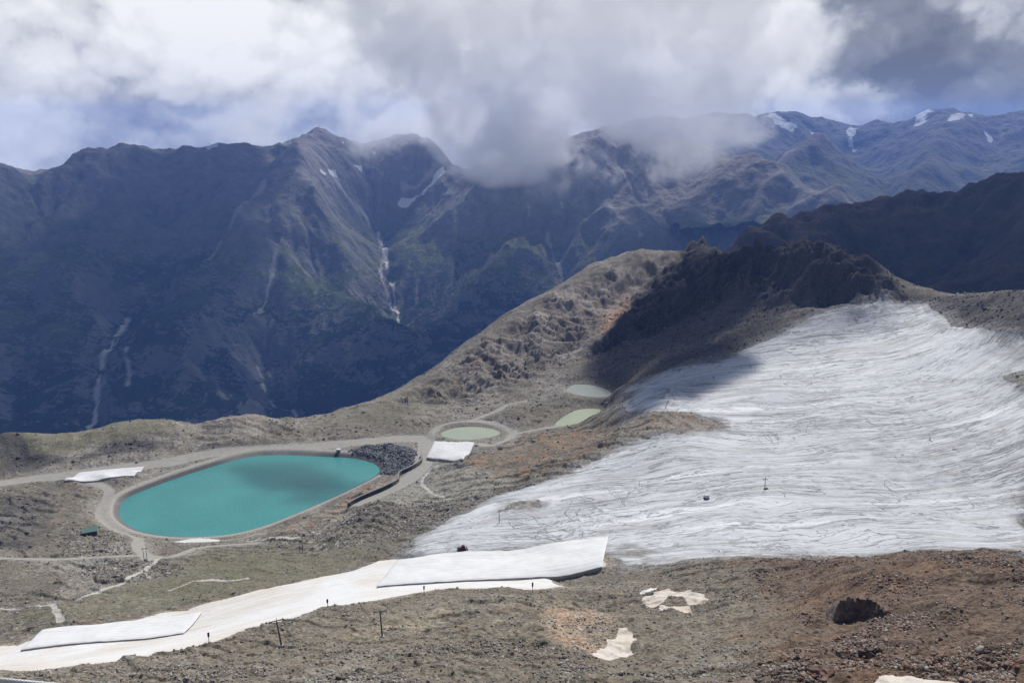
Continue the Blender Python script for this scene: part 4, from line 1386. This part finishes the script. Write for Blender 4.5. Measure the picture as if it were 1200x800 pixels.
# ------------------------------------------------------------------ built things
def plain_mat(name, colour, rough=0.6, metal=0.0, var=0.15, scale=1.5):
    mt, t = new_mat(name)
    n = t.noise(pos(t), scale, 5, 0.6)
    c0 = tuple(v * (1 - var) for v in colour)
    c1 = tuple(min(1, v * (1 + var)) for v in colour)
    finish(t, t.ramp(n, [(0.3, c0), (0.7, c1)]), rough, None, 0.3, Metallic=metal)
    return mt


class MB:
    """Collects simple solids and links them as one mesh object."""
    def __init__(self):
        self.v, self.f = [], []

    def add(self, v, f):
        k = len(self.v)
        self.v += [tuple(p) for p in v]
        self.f += [tuple(i + k for i in q) for q in f]
        return self

    def box(self, c, s, rz=0.0, taper=1.0):
        x, y, z = (k / 2 for k in s)
        p = []
        for dz, tp in ((-z, 1.0), (z, taper)):
            for dx, dy in ((-x, -y), (x, -y), (x, y), (-x, y)):
                a, b = dx * tp, dy * tp
                p.append((c[0] + a * math.cos(rz) - b * math.sin(rz), c[1] + a * math.sin(rz) + b * math.cos(rz), c[2] + dz))
        return self.add(p, [(3, 2, 1, 0), (4, 5, 6, 7), (0, 1, 5, 4), (1, 2, 6, 5), (2, 3, 7, 6), (3, 0, 4, 7)])

    def tube(self, pts, rad, n=10, cap=True):
        pts = [Vector(p) for p in pts]
        rads = rad if hasattr(rad, '__len__') else [rad] * len(pts)
        rings = []
        for i, p in enumerate(pts):
            t_ = (pts[min(i + 1, len(pts) - 1)] - pts[max(i - 1, 0)]).normalized()
            u_ = t_.orthogonal().normalized() if i == 0 else (u_ - t_ * u_.dot(t_)).normalized()
            w_ = t_.cross(u_)
            rings.append([p + (u_ * math.cos(2 * math.pi * k / n) + w_ * math.sin(2 * math.pi * k / n)) * rads[i] for k in range(n)])
        v = [q for r_ in rings for q in r_]
        f = [(i * n + k, i * n + (k + 1) % n, (i + 1) * n + (k + 1) % n, (i + 1) * n + k) for i in range(len(pts) - 1) for k in range(n)]
        if cap:
            f += [tuple(range(n))[::-1], tuple((len(pts) - 1) * n + k for k in range(n))]
        return self.add(v, f)

    def build(self, name, mat, parent=None, smooth=False, bevel=0.0):
        me = bpy.data.meshes.new(name)
        me.from_pydata(self.v, [], self.f)
        bm = bmesh.new()
        bm.from_mesh(me)
        if bevel:
            bmesh.ops.bevel(bm, geom=bm.edges[:], offset=bevel, segments=1, affect='EDGES')
        bmesh.ops.recalc_face_normals(bm, faces=bm.faces)
        bm.to_mesh(me)
        bm.free()
        if smooth:
            me.polygons.foreach_set('use_smooth', [True] * len(me.polygons))
        me.materials.append(mat)
        o = bpy.data.objects.new(name, me)
        COL.objects.link(o)
        if parent:
            o.parent = parent
        return o


def on_ground(px, py):
    return hit([px], [py], surf_z)[0]


# --- snow depots wrapped in white fleece
def fleece_material(name, seams):
    mt, t = new_mat(name)
    uv = t.n('ShaderNodeAttribute', attribute_name='cover').outputs['Vector']
    s = t.n('ShaderNodeSeparateXYZ', ins={0: uv})
    P = pos(t)
    along = t.m('FRACT', t.m('DIVIDE', s.outputs[0], seams[0]))
    across = t.m('FRACT', t.m('DIVIDE', s.outputs[1], seams[1]))
    e1 = t.sstep(t.m('ABSOLUTE', t.m('SUBTRACT', along, 0.5)), 0.5 - seams[2] / seams[0], 0.5)
    e2 = t.sstep(t.m('ABSOLUTE', t.m('SUBTRACT', across, 0.5)), 0.5 - seams[2] / seams[1], 0.5)
    seam = t.m('MAXIMUM', e1, e2)
    n = t.noise(P, 0.12, 6, 0.6)
    st = t.noise(t.v('MULTIPLY', uv, (0.06, 1.1, 1.0)), 0.8, 5, 0.6)
    col = t.ramp(n, [(0.3, (0.56, 0.56, 0.555)), (0.65, (0.66, 0.66, 0.655))])
    col = t.mix(t.m('MULTIPLY', t.sstep(st, 0.5, 0.72), 0.30), col, (0.55, 0.53, 0.50))
    col = t.mix(t.m('MULTIPLY', seam, seams[3]), col, (0.46, 0.45, 0.43))
    finish(t, col, 0.85, bump(t, t.m('ADD', st, t.m('MULTIPLY', seam, -0.5)), 0.5, 0.7), 0.15)
    return mt


M_firn = snow_material('cut_snow', 0.5, (0.34, 0.34, 0.345))


def depot(label, corners, h, crown, seams, nu=90, nv=36, arch=0.0):
    """corners measured at the top edge: near left, near right, far right, far left."""
    top = lambda a, b: surf_z(a, b) + h
    P4 = np.array([hit([a], [b], top)[0] for a, b in corners])
    s_, t_ = np.meshgrid(np.linspace(0, 1, nu), np.linspace(0, 1, nv))
    s3, t3 = s_[..., None], t_[..., None]
    p = (P4[0] * (1 - s3) + P4[1] * s3) * (1 - t3) + (P4[3] * (1 - s3) + P4[2] * s3) * t3
    L, Wd = np.linalg.norm(P4[1] - P4[0]), np.linalg.norm(P4[3] - P4[0])
    # ragged outline where the sheets hang over the edge
    e = fbm(s_ * L, t_ * Wd, 7, 3, 5)
    nrm2 = (P4[3] - P4[0]) / Wd
    p = p + (e * 0.5 * (np.abs(t_ - 0.5) > 0.49))[..., None] * nrm2
    g = surf_z(p[..., 0], p[..., 1])
    z = np.maximum(blur(g, 3, 2) + h, g + 0.6)
    edge = np.minimum(np.minimum(s_ * L, (1 - s_) * L), np.minimum(t_ * Wd, (1 - t_) * Wd))
    z = z + crown * np.minimum(edge / 6.0, 1) + fbm(s_ * L, t_ * Wd, 5, 4, 8) * 0.18 + arch * np.sin(np.pi * t_) * np.sin(np.pi * s_) ** 0.4
    z = z - 0.5 * np.exp(-edge / 0.8)
    root = empty('snow_depot', (float(P4[:, 0].mean()), float(P4[:, 1].mean()), float(g.mean())))
    tag(root, label, 'snow depot', 'snow depots under white fleece')
    o = np.array(root.location)
    top_v = np.stack([p[..., 0], p[..., 1], z], -1).reshape(-1, 3) - o
    uvv = np.stack([s_ * L, t_ * Wd, 0 * s_], -1).reshape(-1, 3)
    mesh_np('fleece_cover', top_v, grid_quads(nv, nu), fleece_material('white_fleece', seams), {'cover': uvv}, parent=root)
    i = np.arange(nu * nv).reshape(nv, nu)
    ring = np.concatenate([i[0, :], i[1:, -1], i[-1, -2::-1], i[-2:0:-1, 0]])
    a = top_v[ring].copy()
    ctr = a.mean(0)
    a += (ctr - a) * 0.004
    a[:, 2] -= 0.15
    b = a.copy()
    inw = (ctr - b)
    inw[:, 2] = 0
    inw /= np.linalg.norm(inw, axis=1, keepdims=True)
    b += inw * 0.25
    b[:, 2] = surf_z(b[:, 0] + o[0], b[:, 1] + o[1]) - o[2] - 1.2
    k = len(ring)
    # three rows so the cut snow face is not dead flat
    m_ = (a + b) / 2 + inw * (fbm(a[:, 0], a[:, 1], 3, 3, 4) * 0.5)[:, None]
    v = np.vstack([a, m_, b])
    q = np.array([[r_ * k + j, r_ * k + (j + 1) % k, (r_ + 1) * k + (j + 1) % k, (r_ + 1) * k + j] for r_ in (0, 1) for j in range(k)])
    mesh_np('snow_side', v, q, M_firn, {'debris': np.zeros(len(v), np.float32)}, parent=root)
    return root


depot('long white fleece-covered snow depot below the glacier, the biggest of all', [(441, 684), (706, 662), (713, 628), (466, 655)], 2.0, 0.3, (400, 5.0, 0.22, 0.5))
depot('white fleece-covered snow depot on the ski piste near the lower left corner', [(24, 759), (215, 739), (236, 716), (49, 737)], 1.5, 0.2, (400, 3.6, 0.16, 0.5))
depot('small flat white fleece-covered snow depot beside the gravel road left of the reservoir', [(75, 562), (157, 557), (169, 546), (92, 553)], 1.6, 0.2, (400, 6, 0.2, 0.15))
depot('arched snow depot with seamed fleece, below the small pale green pond', [(500, 535), (543, 537), (556, 518), (509, 516)], 2.8, 0.3, (3.4, 7.0, 0.5, 0.95), 80, 40, 1.8)

# --- lift towers on the near rock
M_steel = plain_mat('weathered_steel', (0.10, 0.10, 0.105), 0.55, 0.6)
M_galv = plain_mat('galvanised_steel', (0.28, 0.285, 0.29), 0.5, 0.7)
M_rubber = plain_mat('black_rubber', (0.02, 0.02, 0.02), 0.8)
M_conc = plain_mat('concrete', (0.36, 0.35, 0.33), 0.9)


def lift_tower(label, px, py, height, turn, lean):
    g = on_ground(px, py)
    root = empty('lift_tower', (g[0], g[1], g[2]), turn)
    tag(root, label, 'lift tower', 'drag lift towers on the near rock slope')
    MB().box((0, 0, 0.1), (1.5, 1.5, 0.9), 0, 0.85).build('concrete_base', M_conc, root, bevel=0.05)
    top = (lean, 0, height)
    MB().tube([(0, 0, 0.3), (lean * 0.5, 0, height * 0.5), top], [0.30, 0.25, 0.19], 12).build('pole', M_steel, root, True)
    arm = MB()
    arm.box((lean, 0, height), (4.4, 0.24, 0.26)).tube([(lean, 0, height - 1.2), (lean - 1.5, 0, height - 0.1)], 0.06).tube([(lean, 0, height - 1.2), (lean + 1.5, 0, height - 0.1)], 0.06)
    arm.tube([(lean, 0, height), (lean + 0.1, 0, height + 1.0)], 0.07)
    arm.build('crossarm', M_steel, root)
    for s in (-1, 1):
        cx = lean + s * 2.0
        beam = MB().box((cx, 0, height - 0.28), (0.16, 2.6, 0.16)).tube([(cx, 0, height), (cx, 0, height - 0.3)], 0.06).build('sheave_beam', M_steel, root)
        for y_ in (-1.1, -0.4, 0.4, 1.1):
            MB().tube([(cx - 0.06, y_, height - 0.42), (cx + 0.06, y_, height - 0.42)], 0.23, 14).build('sheave', M_rubber, beam)
    lad = MB()
    for s in (-0.2, 0.2):
        lad.tube([(s, -0.38, 0.4), (s + lean * 0.95, -0.3, height - 0.3)], 0.03, 6)
    for k in range(int(height / 0.4)):
        f_ = (k + 1) * 0.4 / height
        lad.tube([(-0.2 + lean * 0.95 * f_, -0.37, 0.4 + f_ * (height - 0.8)), (0.2 + lean * 0.95 * f_, -0.37, 0.4 + f_ * (height - 0.8))], 0.02, 5)
    lad.build('ladder', M_galv, root)
    return root


lift_tower('dark leaning lift tower with crossarm nearest the lower left corner, on rock edge', 330, 757, 9.2, 0.45, -0.9)
lift_tower('dark lift tower with crossarm, standing more upright, right of the leaning one', 448, 746, 9.4, 0.15, -0.35)


def snow_lance(label, px, py, h):
    g = on_ground(px, py)
    root = empty('snow_lance', (g[0], g[1], g[2]))
    tag(root, label, 'post', 'dark posts along the piste edge')
    MB().tube([(0, 0, -0.3), (0, 0, h * 0.62)], 0.11, 8).build('post', M_steel, root, True)
    MB().tube([(0, 0, h * 0.5), (0, 0, h * 0.6), (0.05, 0, h * 0.95), (0.05, 0, h)], [0.16, 0.34, 0.34, 0.18], 10).build('padding', plain_mat('dark_padding', (0.025, 0.024, 0.03), 0.8), root, True)


snow_lance('short dark post with thick head on the piste edge near the left depot', 245, 751, 3.2)
snow_lance('short dark post with thick head on grey gravel above the two lift towers', 384, 711, 3.4)
snow_lance('short dark post with thick head below the left half of the biggest depot', 497, 695, 3.6)
snow_lance('short dark post with thick head below the right half of the biggest depot', 624, 693, 4.4)


def thin_mast(label, px, py, h, turn, kind):
    g = on_ground(px, py)
    root = empty('lift_mast', (g[0], g[1], g[2]), turn)
    tag(root, label, 'mast', 'thin lift masts')
    if kind == 'double':
        for s in (-0.9, 0.9):
            MB().tube([(s, 0, -0.5), (s, 0, h)], [0.20, 0.13], 8).build('pole', M_steel, root, True)
        MB().box((0, 0, h * 0.97), (3.2, 0.22, 0.25)).build('crossarm', M_steel, root)
    else:
        MB().tube([(0, 0, -0.5), (0, 0, h)], [0.24, 0.15], 8).build('pole', M_steel, root, True)
        MB().box((0, 0, h * 0.82), (2.6, 0.24, 0.26)).build('crossarm', M_steel, root)
        if kind == 'foot':
            MB().box((1.0, -0.2, 0.25), (3.2, 2.0, 1.1), 0.2, 0.6).build('rubble_foot', plain_mat('dark_rubble', (0.05, 0.048, 0.045), 0.95, 0, 0.4, 3), root)
    for s in (-1, 1):
        w_ = (1.5 if kind == 'double' else 1.2) * s
        MB().box((w_, 0, h * (0.94 if kind == 'double' else 0.78)), (0.2, 1.4, 0.2)).build('sheave_beam', M_steel, root)


thin_mast('pair of thin grey poles joined at the top, by the track fork below the reservoir', 171, 658, 9.5, 0.1, 'double')
thin_mast('pair of thin poles on the green slope below the right shore of the reservoir', 353, 647, 9.0, 0.2, 'double')
thin_mast('thin dark pole on the glacier beside a brown gravel island', 585, 612, 9.0, 0.3, 'single')
thin_mast('dark pole with cross piece and dark foot, alone in the middle of the glacier', 896, 573, 8.2, 0.1, 'foot')

# --- small hut left of the reservoir
g = on_ground(106, 626)
root = tag(empty('hut', g, R(24)), 'small dark hut with green roof standing on stony ground left of the reservoir', 'hut')
M_hut = plain_mat('dark_timber', (0.045, 0.05, 0.05), 0.85)
M_roof = plain_mat('green_roof_sheet', (0.085, 0.15, 0.13), 0.6)
MB().box((0, 0, 1.3), (9.0, 5.2, 3.6)).build('wall', M_hut, root)
rf = MB().add([(-4.9, -3.0, 3.1), (4.9, -3.0, 3.1), (4.9, 3.0, 4.3), (-4.9, 3.0, 4.3), (-4.9, -3.0, 3.35), (4.9, -3.0, 3.35), (4.9, 3.0, 4.55), (-4.9, 3.0, 4.55)],
              [(3, 2, 1, 0), (4, 5, 6, 7), (0, 1, 5, 4), (1, 2, 6, 5), (2, 3, 7, 6), (3, 0, 4, 7)]).build('roof', M_roof, root)
MB().box((-2.2, -2.64, 1.0), (1.1, 0.1, 2.2)).build('door', plain_mat('grey_door', (0.18, 0.18, 0.17)), root)
for x_ in (0.6, 2.8):
    MB().box((x_, -2.64, 1.5), (1.3, 0.08, 1.0)).build('window', plain_mat('dark_glass', (0.03, 0.035, 0.04), 0.15), root)

g = on_ground(397, 529)
root = tag(empty('valve_house', g, R(-10)), 'tiny pale concrete block house on the gravel between reservoir and dark stone fill', 'block house')
MB().box((0, 0, 1.2), (3.6, 3.0, 2.6)).build('wall', M_conc, root)
MB().box((0, 0, 2.62), (4.1, 3.5, 0.24)).build('roof', plain_mat('pale_roof', (0.55, 0.54, 0.52)), root)
MB().box((0.4, -1.53, 1.0), (1.0, 0.08, 2.0)).build('door', M_hut, root)

# --- stone retaining wall beside the track
def stone_wall():
    mt, t = new_mat('dry_stone')
    P = pos(t)
    c_ = t.n('ShaderNodeSeparateColor', ins={0: t.voro(P, 1.1, 'F1', 'Color')}).outputs[0]
    e = t.voro(P, 1.1, 'DISTANCE_TO_EDGE')
    col = t.ramp(c_, [(0.0, (0.055, 0.052, 0.05)), (1.0, (0.16, 0.15, 0.14))])
    col = t.mix(t.sstep(e, 0.10, 0.02), col, (0.02, 0.02, 0.02))
    finish(t, col, 0.9, bump(t, t.sstep(e, 0.0, 0.15), 0.25, 0.9), 0.15)
    line = smooth_line(G((494, 534), (493, 543), (482, 550), (468, 557), (466, 565), (452, 573), (438, 579), (422, 586), (408, 593)), 4)[:, :2]
    tng = np.gradient(line, axis=0)
    tng /= np.linalg.norm(tng, axis=1, keepdims=True)
    nr = np.stack([-tng[:, 1], tng[:, 0]], 1)
    zg = surf_z(line[:, 0], line[:, 1])
    zt = blur(np.c_[zg, zg], 2, 1)[:, 0] + 3.6
    k = len(line)
    rows = []
    for off, zz in ((0.9, zg - 1.5), (0.55, zt), (-0.55, zt), (-0.9, zg - 1.5)):
        rows.append(np.c_[line + nr * off, zz])
    v = np.concatenate(rows)
    q = [[r_ * k + j, r_ * k + j + 1, (r_ + 1) * k + j + 1, (r_ + 1) * k + j] for r_ in range(3) for j in range(k - 1)]
    q += [[0, k, 2 * k, 3 * k], [k - 1, 4 * k - 1, 3 * k - 1, 2 * k - 1]]
    ctr = v.mean(0)
    root = tag(empty('retaining_wall', ctr), 'long dark dry-stone retaining wall stepping down along the track right of the reservoir', 'wall')
    mesh_np('stone_face', v - ctr, np.array(q), mt, smooth=False, parent=root)
    cap = MB()
    for j in range(k - 1):
        a, b = line[j], line[j + 1]
        m_ = (a + b) / 2
        cap.box((m_[0] - ctr[0], m_[1] - ctr[1], (zt[j] + zt[j + 1]) / 2 - ctr[2] + 0.1), (np.linalg.norm(b - a) * 0.98, 1.35, 0.22), math.atan2(b[1] - a[1], b[0] - a[0]))
    cap.build('cap_stone', plain_mat('cap_stone_rock', (0.22, 0.21, 0.20), 0.9), root)


stone_wall()

# --- tracked snow groomer at work above the big depot
g = on_ground(541, 644)
root = tag(empty('snow_groomer', g, R(15)), 'small dark red tracked snow groomer on the ice above the biggest snow depot', 'snow groomer')
M_red = plain_mat('dark_red_paint', (0.12, 0.022, 0.02), 0.45)
MB().box((0, 0, 1.15), (4.2, 2.3, 0.8)).build('body', M_red, root, bevel=0.1)
cab = MB().box((0.9, 0, 2.1), (1.7, 2.1, 1.3), 0, 0.82).build('cab', M_red, root, bevel=0.08)
MB().box((0.95, 0, 2.2), (1.62, 2.06, 0.7), 0, 0.92).build('window', plain_mat('cab_glass', (0.02, 0.025, 0.03), 0.1), cab)
MB().box((-1.2, 0, 1.75), (1.6, 1.8, 0.5)).build('load_bed', M_steel, root, bevel=0.05)
for s in (-1.35, 1.35):
    prof = [(-2.3, 0.45), (-2.0, 0.05), (2.0, 0.05), (2.4, 0.5), (2.0, 0.95), (-2.0, 0.95)]
    v = [(x_, s + d_, z_) for d_ in (-0.5, 0.5) for x_, z_ in prof]
    MB().add(v, [tuple(range(6)), tuple(range(11, 5, -1))] + [(i, i + 6, (i + 1) % 6 + 6, (i + 1) % 6) for i in range(6)]).build('track', M_rubber, root)
MB().box((3.1, 0, 0.6), (0.25, 4.0, 1.1), 0, 0.95).build('blade', M_steel, root)
for s in (-0.7, 0.7):
    MB().tube([(2.0, s, 0.8), (3.0, s, 0.6)], 0.1).build('blade_arm', M_steel, root)

# --- equipment box on the glacier
g = on_ground(828, 584)
root = tag(empty('equipment_box', g, 0.1), 'small pale equipment box with dark skids on the glacier, left of the lone pole', 'box')
MB().box((0, 0, 1.6), (2.6, 2.0, 1.9)).build('casing', plain_mat('pale_grey_paint', (0.45, 0.45, 0.44)), root, bevel=0.06)
for s in (-0.8, 0.8):
    MB().box((0, s, 0.3), (3.6, 0.45, 0.7)).build('skid', M_rubber, root)

# --- steel rope crossing the lower left corner close to the viewer
a, b = pt_r(-160, 781, 6.2), pt_r(230, 818, 6.0)
rope = MB()
Lr = np.linalg.norm(b - a)
axis = Vector(b - a).normalized()
u0 = axis.orthogonal().normalized()
w0 = axis.cross(u0)
for s in range(6):
    pts = []
    for k in range(161):
        f_ = k / 160
        an = 2 * math.pi * (f_ * Lr / 0.16 + s / 6)
        pts.append(Vector(a) + (Vector(b) - Vector(a)) * f_ + (u0 * math.cos(an) + w0 * math.sin(an)) * 0.0105)
    rope.tube(pts, 0.0088, 6)
tag(rope.build('steel_rope', M_galv, None, True), 'grey twisted steel rope crossing the lower left corner close to the viewer', 'rope')
# ------------------------------------------------------------------ air and clouds
def volume_material(name, density, colour, aniso=0.3):
    mt, t = new_mat(name)
    v = t.n('ShaderNodeVolumePrincipled')
    v.inputs['Color'].default_value = (*colour, 1)
    v.inputs['Density'].default_value = density
    v.inputs['Anisotropy'].default_value = aniso
    o = t.n('ShaderNodeOutputMaterial')
    t.t.links.new(v.outputs[0], o.inputs['Volume'])
    return mt, t, v, o


def box_mesh(name, lo, hi, mat):
    (x0, y0, z0), (x1, y1, z1) = lo, hi
    v = np.array([[x, y, z] for z in (z0, z1) for y in (y0, y1) for x in (x0, x1)], float)
    q = np.array([[0, 2, 3, 1], [4, 5, 7, 6], [0, 1, 5, 4], [1, 3, 7, 5], [3, 2, 6, 7], [2, 0, 4, 6]])
    return mesh_np(name, v, q, mat, smooth=False)


HAZE = 5.0e-5
HAZE_TOP = max([CZ + 60] + [max(v.co.z for v in o.data.vertices) for o in scene.objects if o.get('kind') == 'structure' and o.type == 'MESH']) + 12
print('haze top', HAZE_TOP)
haze_m = volume_material('thin_air', HAZE, (0.19, 0.38, 0.97), 0.25)[0]
haze = tag(box_mesh('haze', (-8600, -1500, -1251), (8600, 11900, HAZE_TOP), haze_m), kind='stuff')


def cloud_blob(centre, radii, seed, mat, rot=0.0, lumps=0.35):
    """A lumpy closed cloud body: puffed on top, flatter below."""
    bm = bmesh.new()
    bmesh.ops.create_icosphere(bm, subdivisions=5, radius=1.0)
    v = np.array([p.co[:] for p in bm.verts])
    f = np.array([[q.index for q in fa.verts] for fa in bm.faces])
    bm.free()
    n = fbm(v[:, 0] + v[:, 2] * 0.7 + seed, v[:, 1] - v[:, 2] * 0.6 + seed * 2, 0.9, 5, seed, 0.55, True)
    v = v * (1 + lumps * n)[:, None]
    v[:, 2] = np.where(v[:, 2] < 0, v[:, 2] * 0.55, v[:, 2])
    v = v * np.array(radii)
    c_, s_ = math.cos(rot), math.sin(rot)
    v = np.stack([v[:, 0] * c_ - v[:, 1] * s_, v[:, 0] * s_ + v[:, 1] * c_, v[:, 2]], 1)
    o = mesh_np('cloud', v, f, mat)
    o.location = centre
    return tag(o, kind='stuff')


M_thin = volume_material('thin_cloud_body', 0.0034, (1, 1, 1), 0.4)[0]
M_mid = volume_material('middling_cloud_body', 0.022, (1, 1, 1), 0.4)[0]
M_dense = volume_material('dense_cloud_body', 0.045, (1, 1, 1), 0.4)[0]
M_cloud = volume_material('cloud_body', 0.012, (1, 1, 1), 0.4)[0]
SHADE = [  # where the shadow falls: px, py, distance | height above that spot | radii of the cloud | turn
    ((95, 320), 5000, 3000, (1150, 1250, 320), 0.1),
    ((215, 225), 5900, 3000, (550, 650, 260), 0.0),
    ((1020, 285), 1900, 1700, (330, 520, 200), 0.1),
    ((1200, 265), 2000, 1700, (420, 620, 200), 0.3),
    ((1420, 265), 2000, 1700, (420, 620, 200), 0.3),
    ((905, 345), 1010, 1300, (190, 150, 90), 0.2),
    ((800, 436), 790, 1300, (52, 85, 50), -0.6),
    ((335, 560), 690, 1500, (48, 20, 26), -0.25),
    ((385, 575), 650, 1500, (30, 16, 20), 0.3),
    ((795, 385), 1040, 1300, (95, 150, 70), -0.5),
]
for i, ((px, py), r_, h, rad, rot) in enumerate(SHADE):
    p = pt_r(px, py, r_)
    k = h / SUN_DIR.z
    cloud_blob((p[0] + SUN_DIR.x * k, p[1] + SUN_DIR.y * k, p[2] + h), rad, 11 + i * 3, M_dense if r_ == 790 else M_mid if r_ in (690, 650, 1040) else M_thin if r_ in (1900, 2000, 1010, 5000) else M_cloud, rot, 0.75 if r_ < 800 else 0.4)


def mist(name, px0, px1, py0, py1, r0, r1, dens, seed, scale=0.0016, bias=0.0, rate=0.25, aniso=0.3, hard=0.3, colour=(0.99, 0.99, 0.995)):
    """A bank of cloud clinging to the summits: a closed body whose density breaks up towards its edges."""
    a, b = pt_r((px0 + px1) / 2, py1, (r0 + r1) / 2), pt_r((px0 + px1) / 2, py0, (r0 + r1) / 2)
    ctr = (a + b) / 2
    hx = (px1 - px0) / 2 / FPX * (r0 + r1) / 2
    hz = (b[2] - a[2]) / 2
    hy = (r1 - r0) / 2
    mt, t = new_mat(name + '_vapour')
    tc = t.n('ShaderNodeTexCoord').outputs['Object']
    P = t.v('ADD', tc, (seed * 731.0, seed * 377.0, seed * 191.0))
    wv = t.v('SCALE', t.v('SUBTRACT', t.noise(P, scale * 1.5, 2, 0.5, color=True), (0.5, 0.5, 0.5)), scale=0.30 / scale)
    n = t.noise(t.v('ADD', P, wv), scale, 8, 0.60)
    q = t.v('DIVIDE', tc, (hx, hy, hz))
    edge = t.v('LENGTH', q)
    fall = t.m('SUBTRACT', 1.0, t.m('POWER', edge, 3.5))
    f = t.m('ADD', t.m('MULTIPLY', fall, 0.7), t.m('MULTIPLY_ADD', n, 3.6, -1.8 + bias))
    dn = t.m('MULTIPLY', t.sstep(f, 0.15, 0.15 + hard), dens)
    dn = t.m('MULTIPLY', dn, t.sstep(edge, 1.0, 0.9))
    v = t.n('ShaderNodeVolumePrincipled')
    v.inputs['Color'].default_value = (*colour, 1)
    v.inputs['Anisotropy'].default_value = aniso
    t.put(v.inputs['Density'], dn)
    o = t.n('ShaderNodeOutputMaterial')
    t.t.links.new(v.outputs[0], o.inputs['Volume'])
    mt.cycles.volume_step_rate = rate
    bm = bmesh.new()
    bmesh.ops.create_icosphere(bm, subdivisions=4, radius=1.02)
    vv_ = np.array([p.co[:] for p in bm.verts]) * (hx, hy, hz)
    ff = np.array([[k.index for k in fa.verts] for fa in bm.faces])
    bm.free()
    ob = mesh_np(name, vv_, ff, mt)
    ob.location = ctr
    ob.rotation_euler = (0, 0, -math.atan2(ctr[0], ctr[1]))
    return tag(ob, kind='stuff')


mist('summit_cloud', 405, 985, -260, 236, 5050, 5800, 0.0046, 1, scale=0.0021, hard=0.24, rate=0.14)
mist('summit_cloud', 480, 690, 90, 226, 5000, 5700, 0.0055, 6, scale=0.0032, hard=0.45, rate=0.2, bias=-0.1)
mist('summit_cloud', 200, 430, 70, 188, 6800, 7600, 0.0028, 2, bias=-0.25, hard=0.5)
mist('summit_cloud', 340, 560, 105, 205, 6400, 7100, 0.0026, 4, scale=0.0024, hard=0.6, bias=-0.2)
mist('summit_cloud', 560, 740, 165, 260, 4500, 5100, 0.0013, 5, scale=0.003, hard=0.8, bias=-0.25)
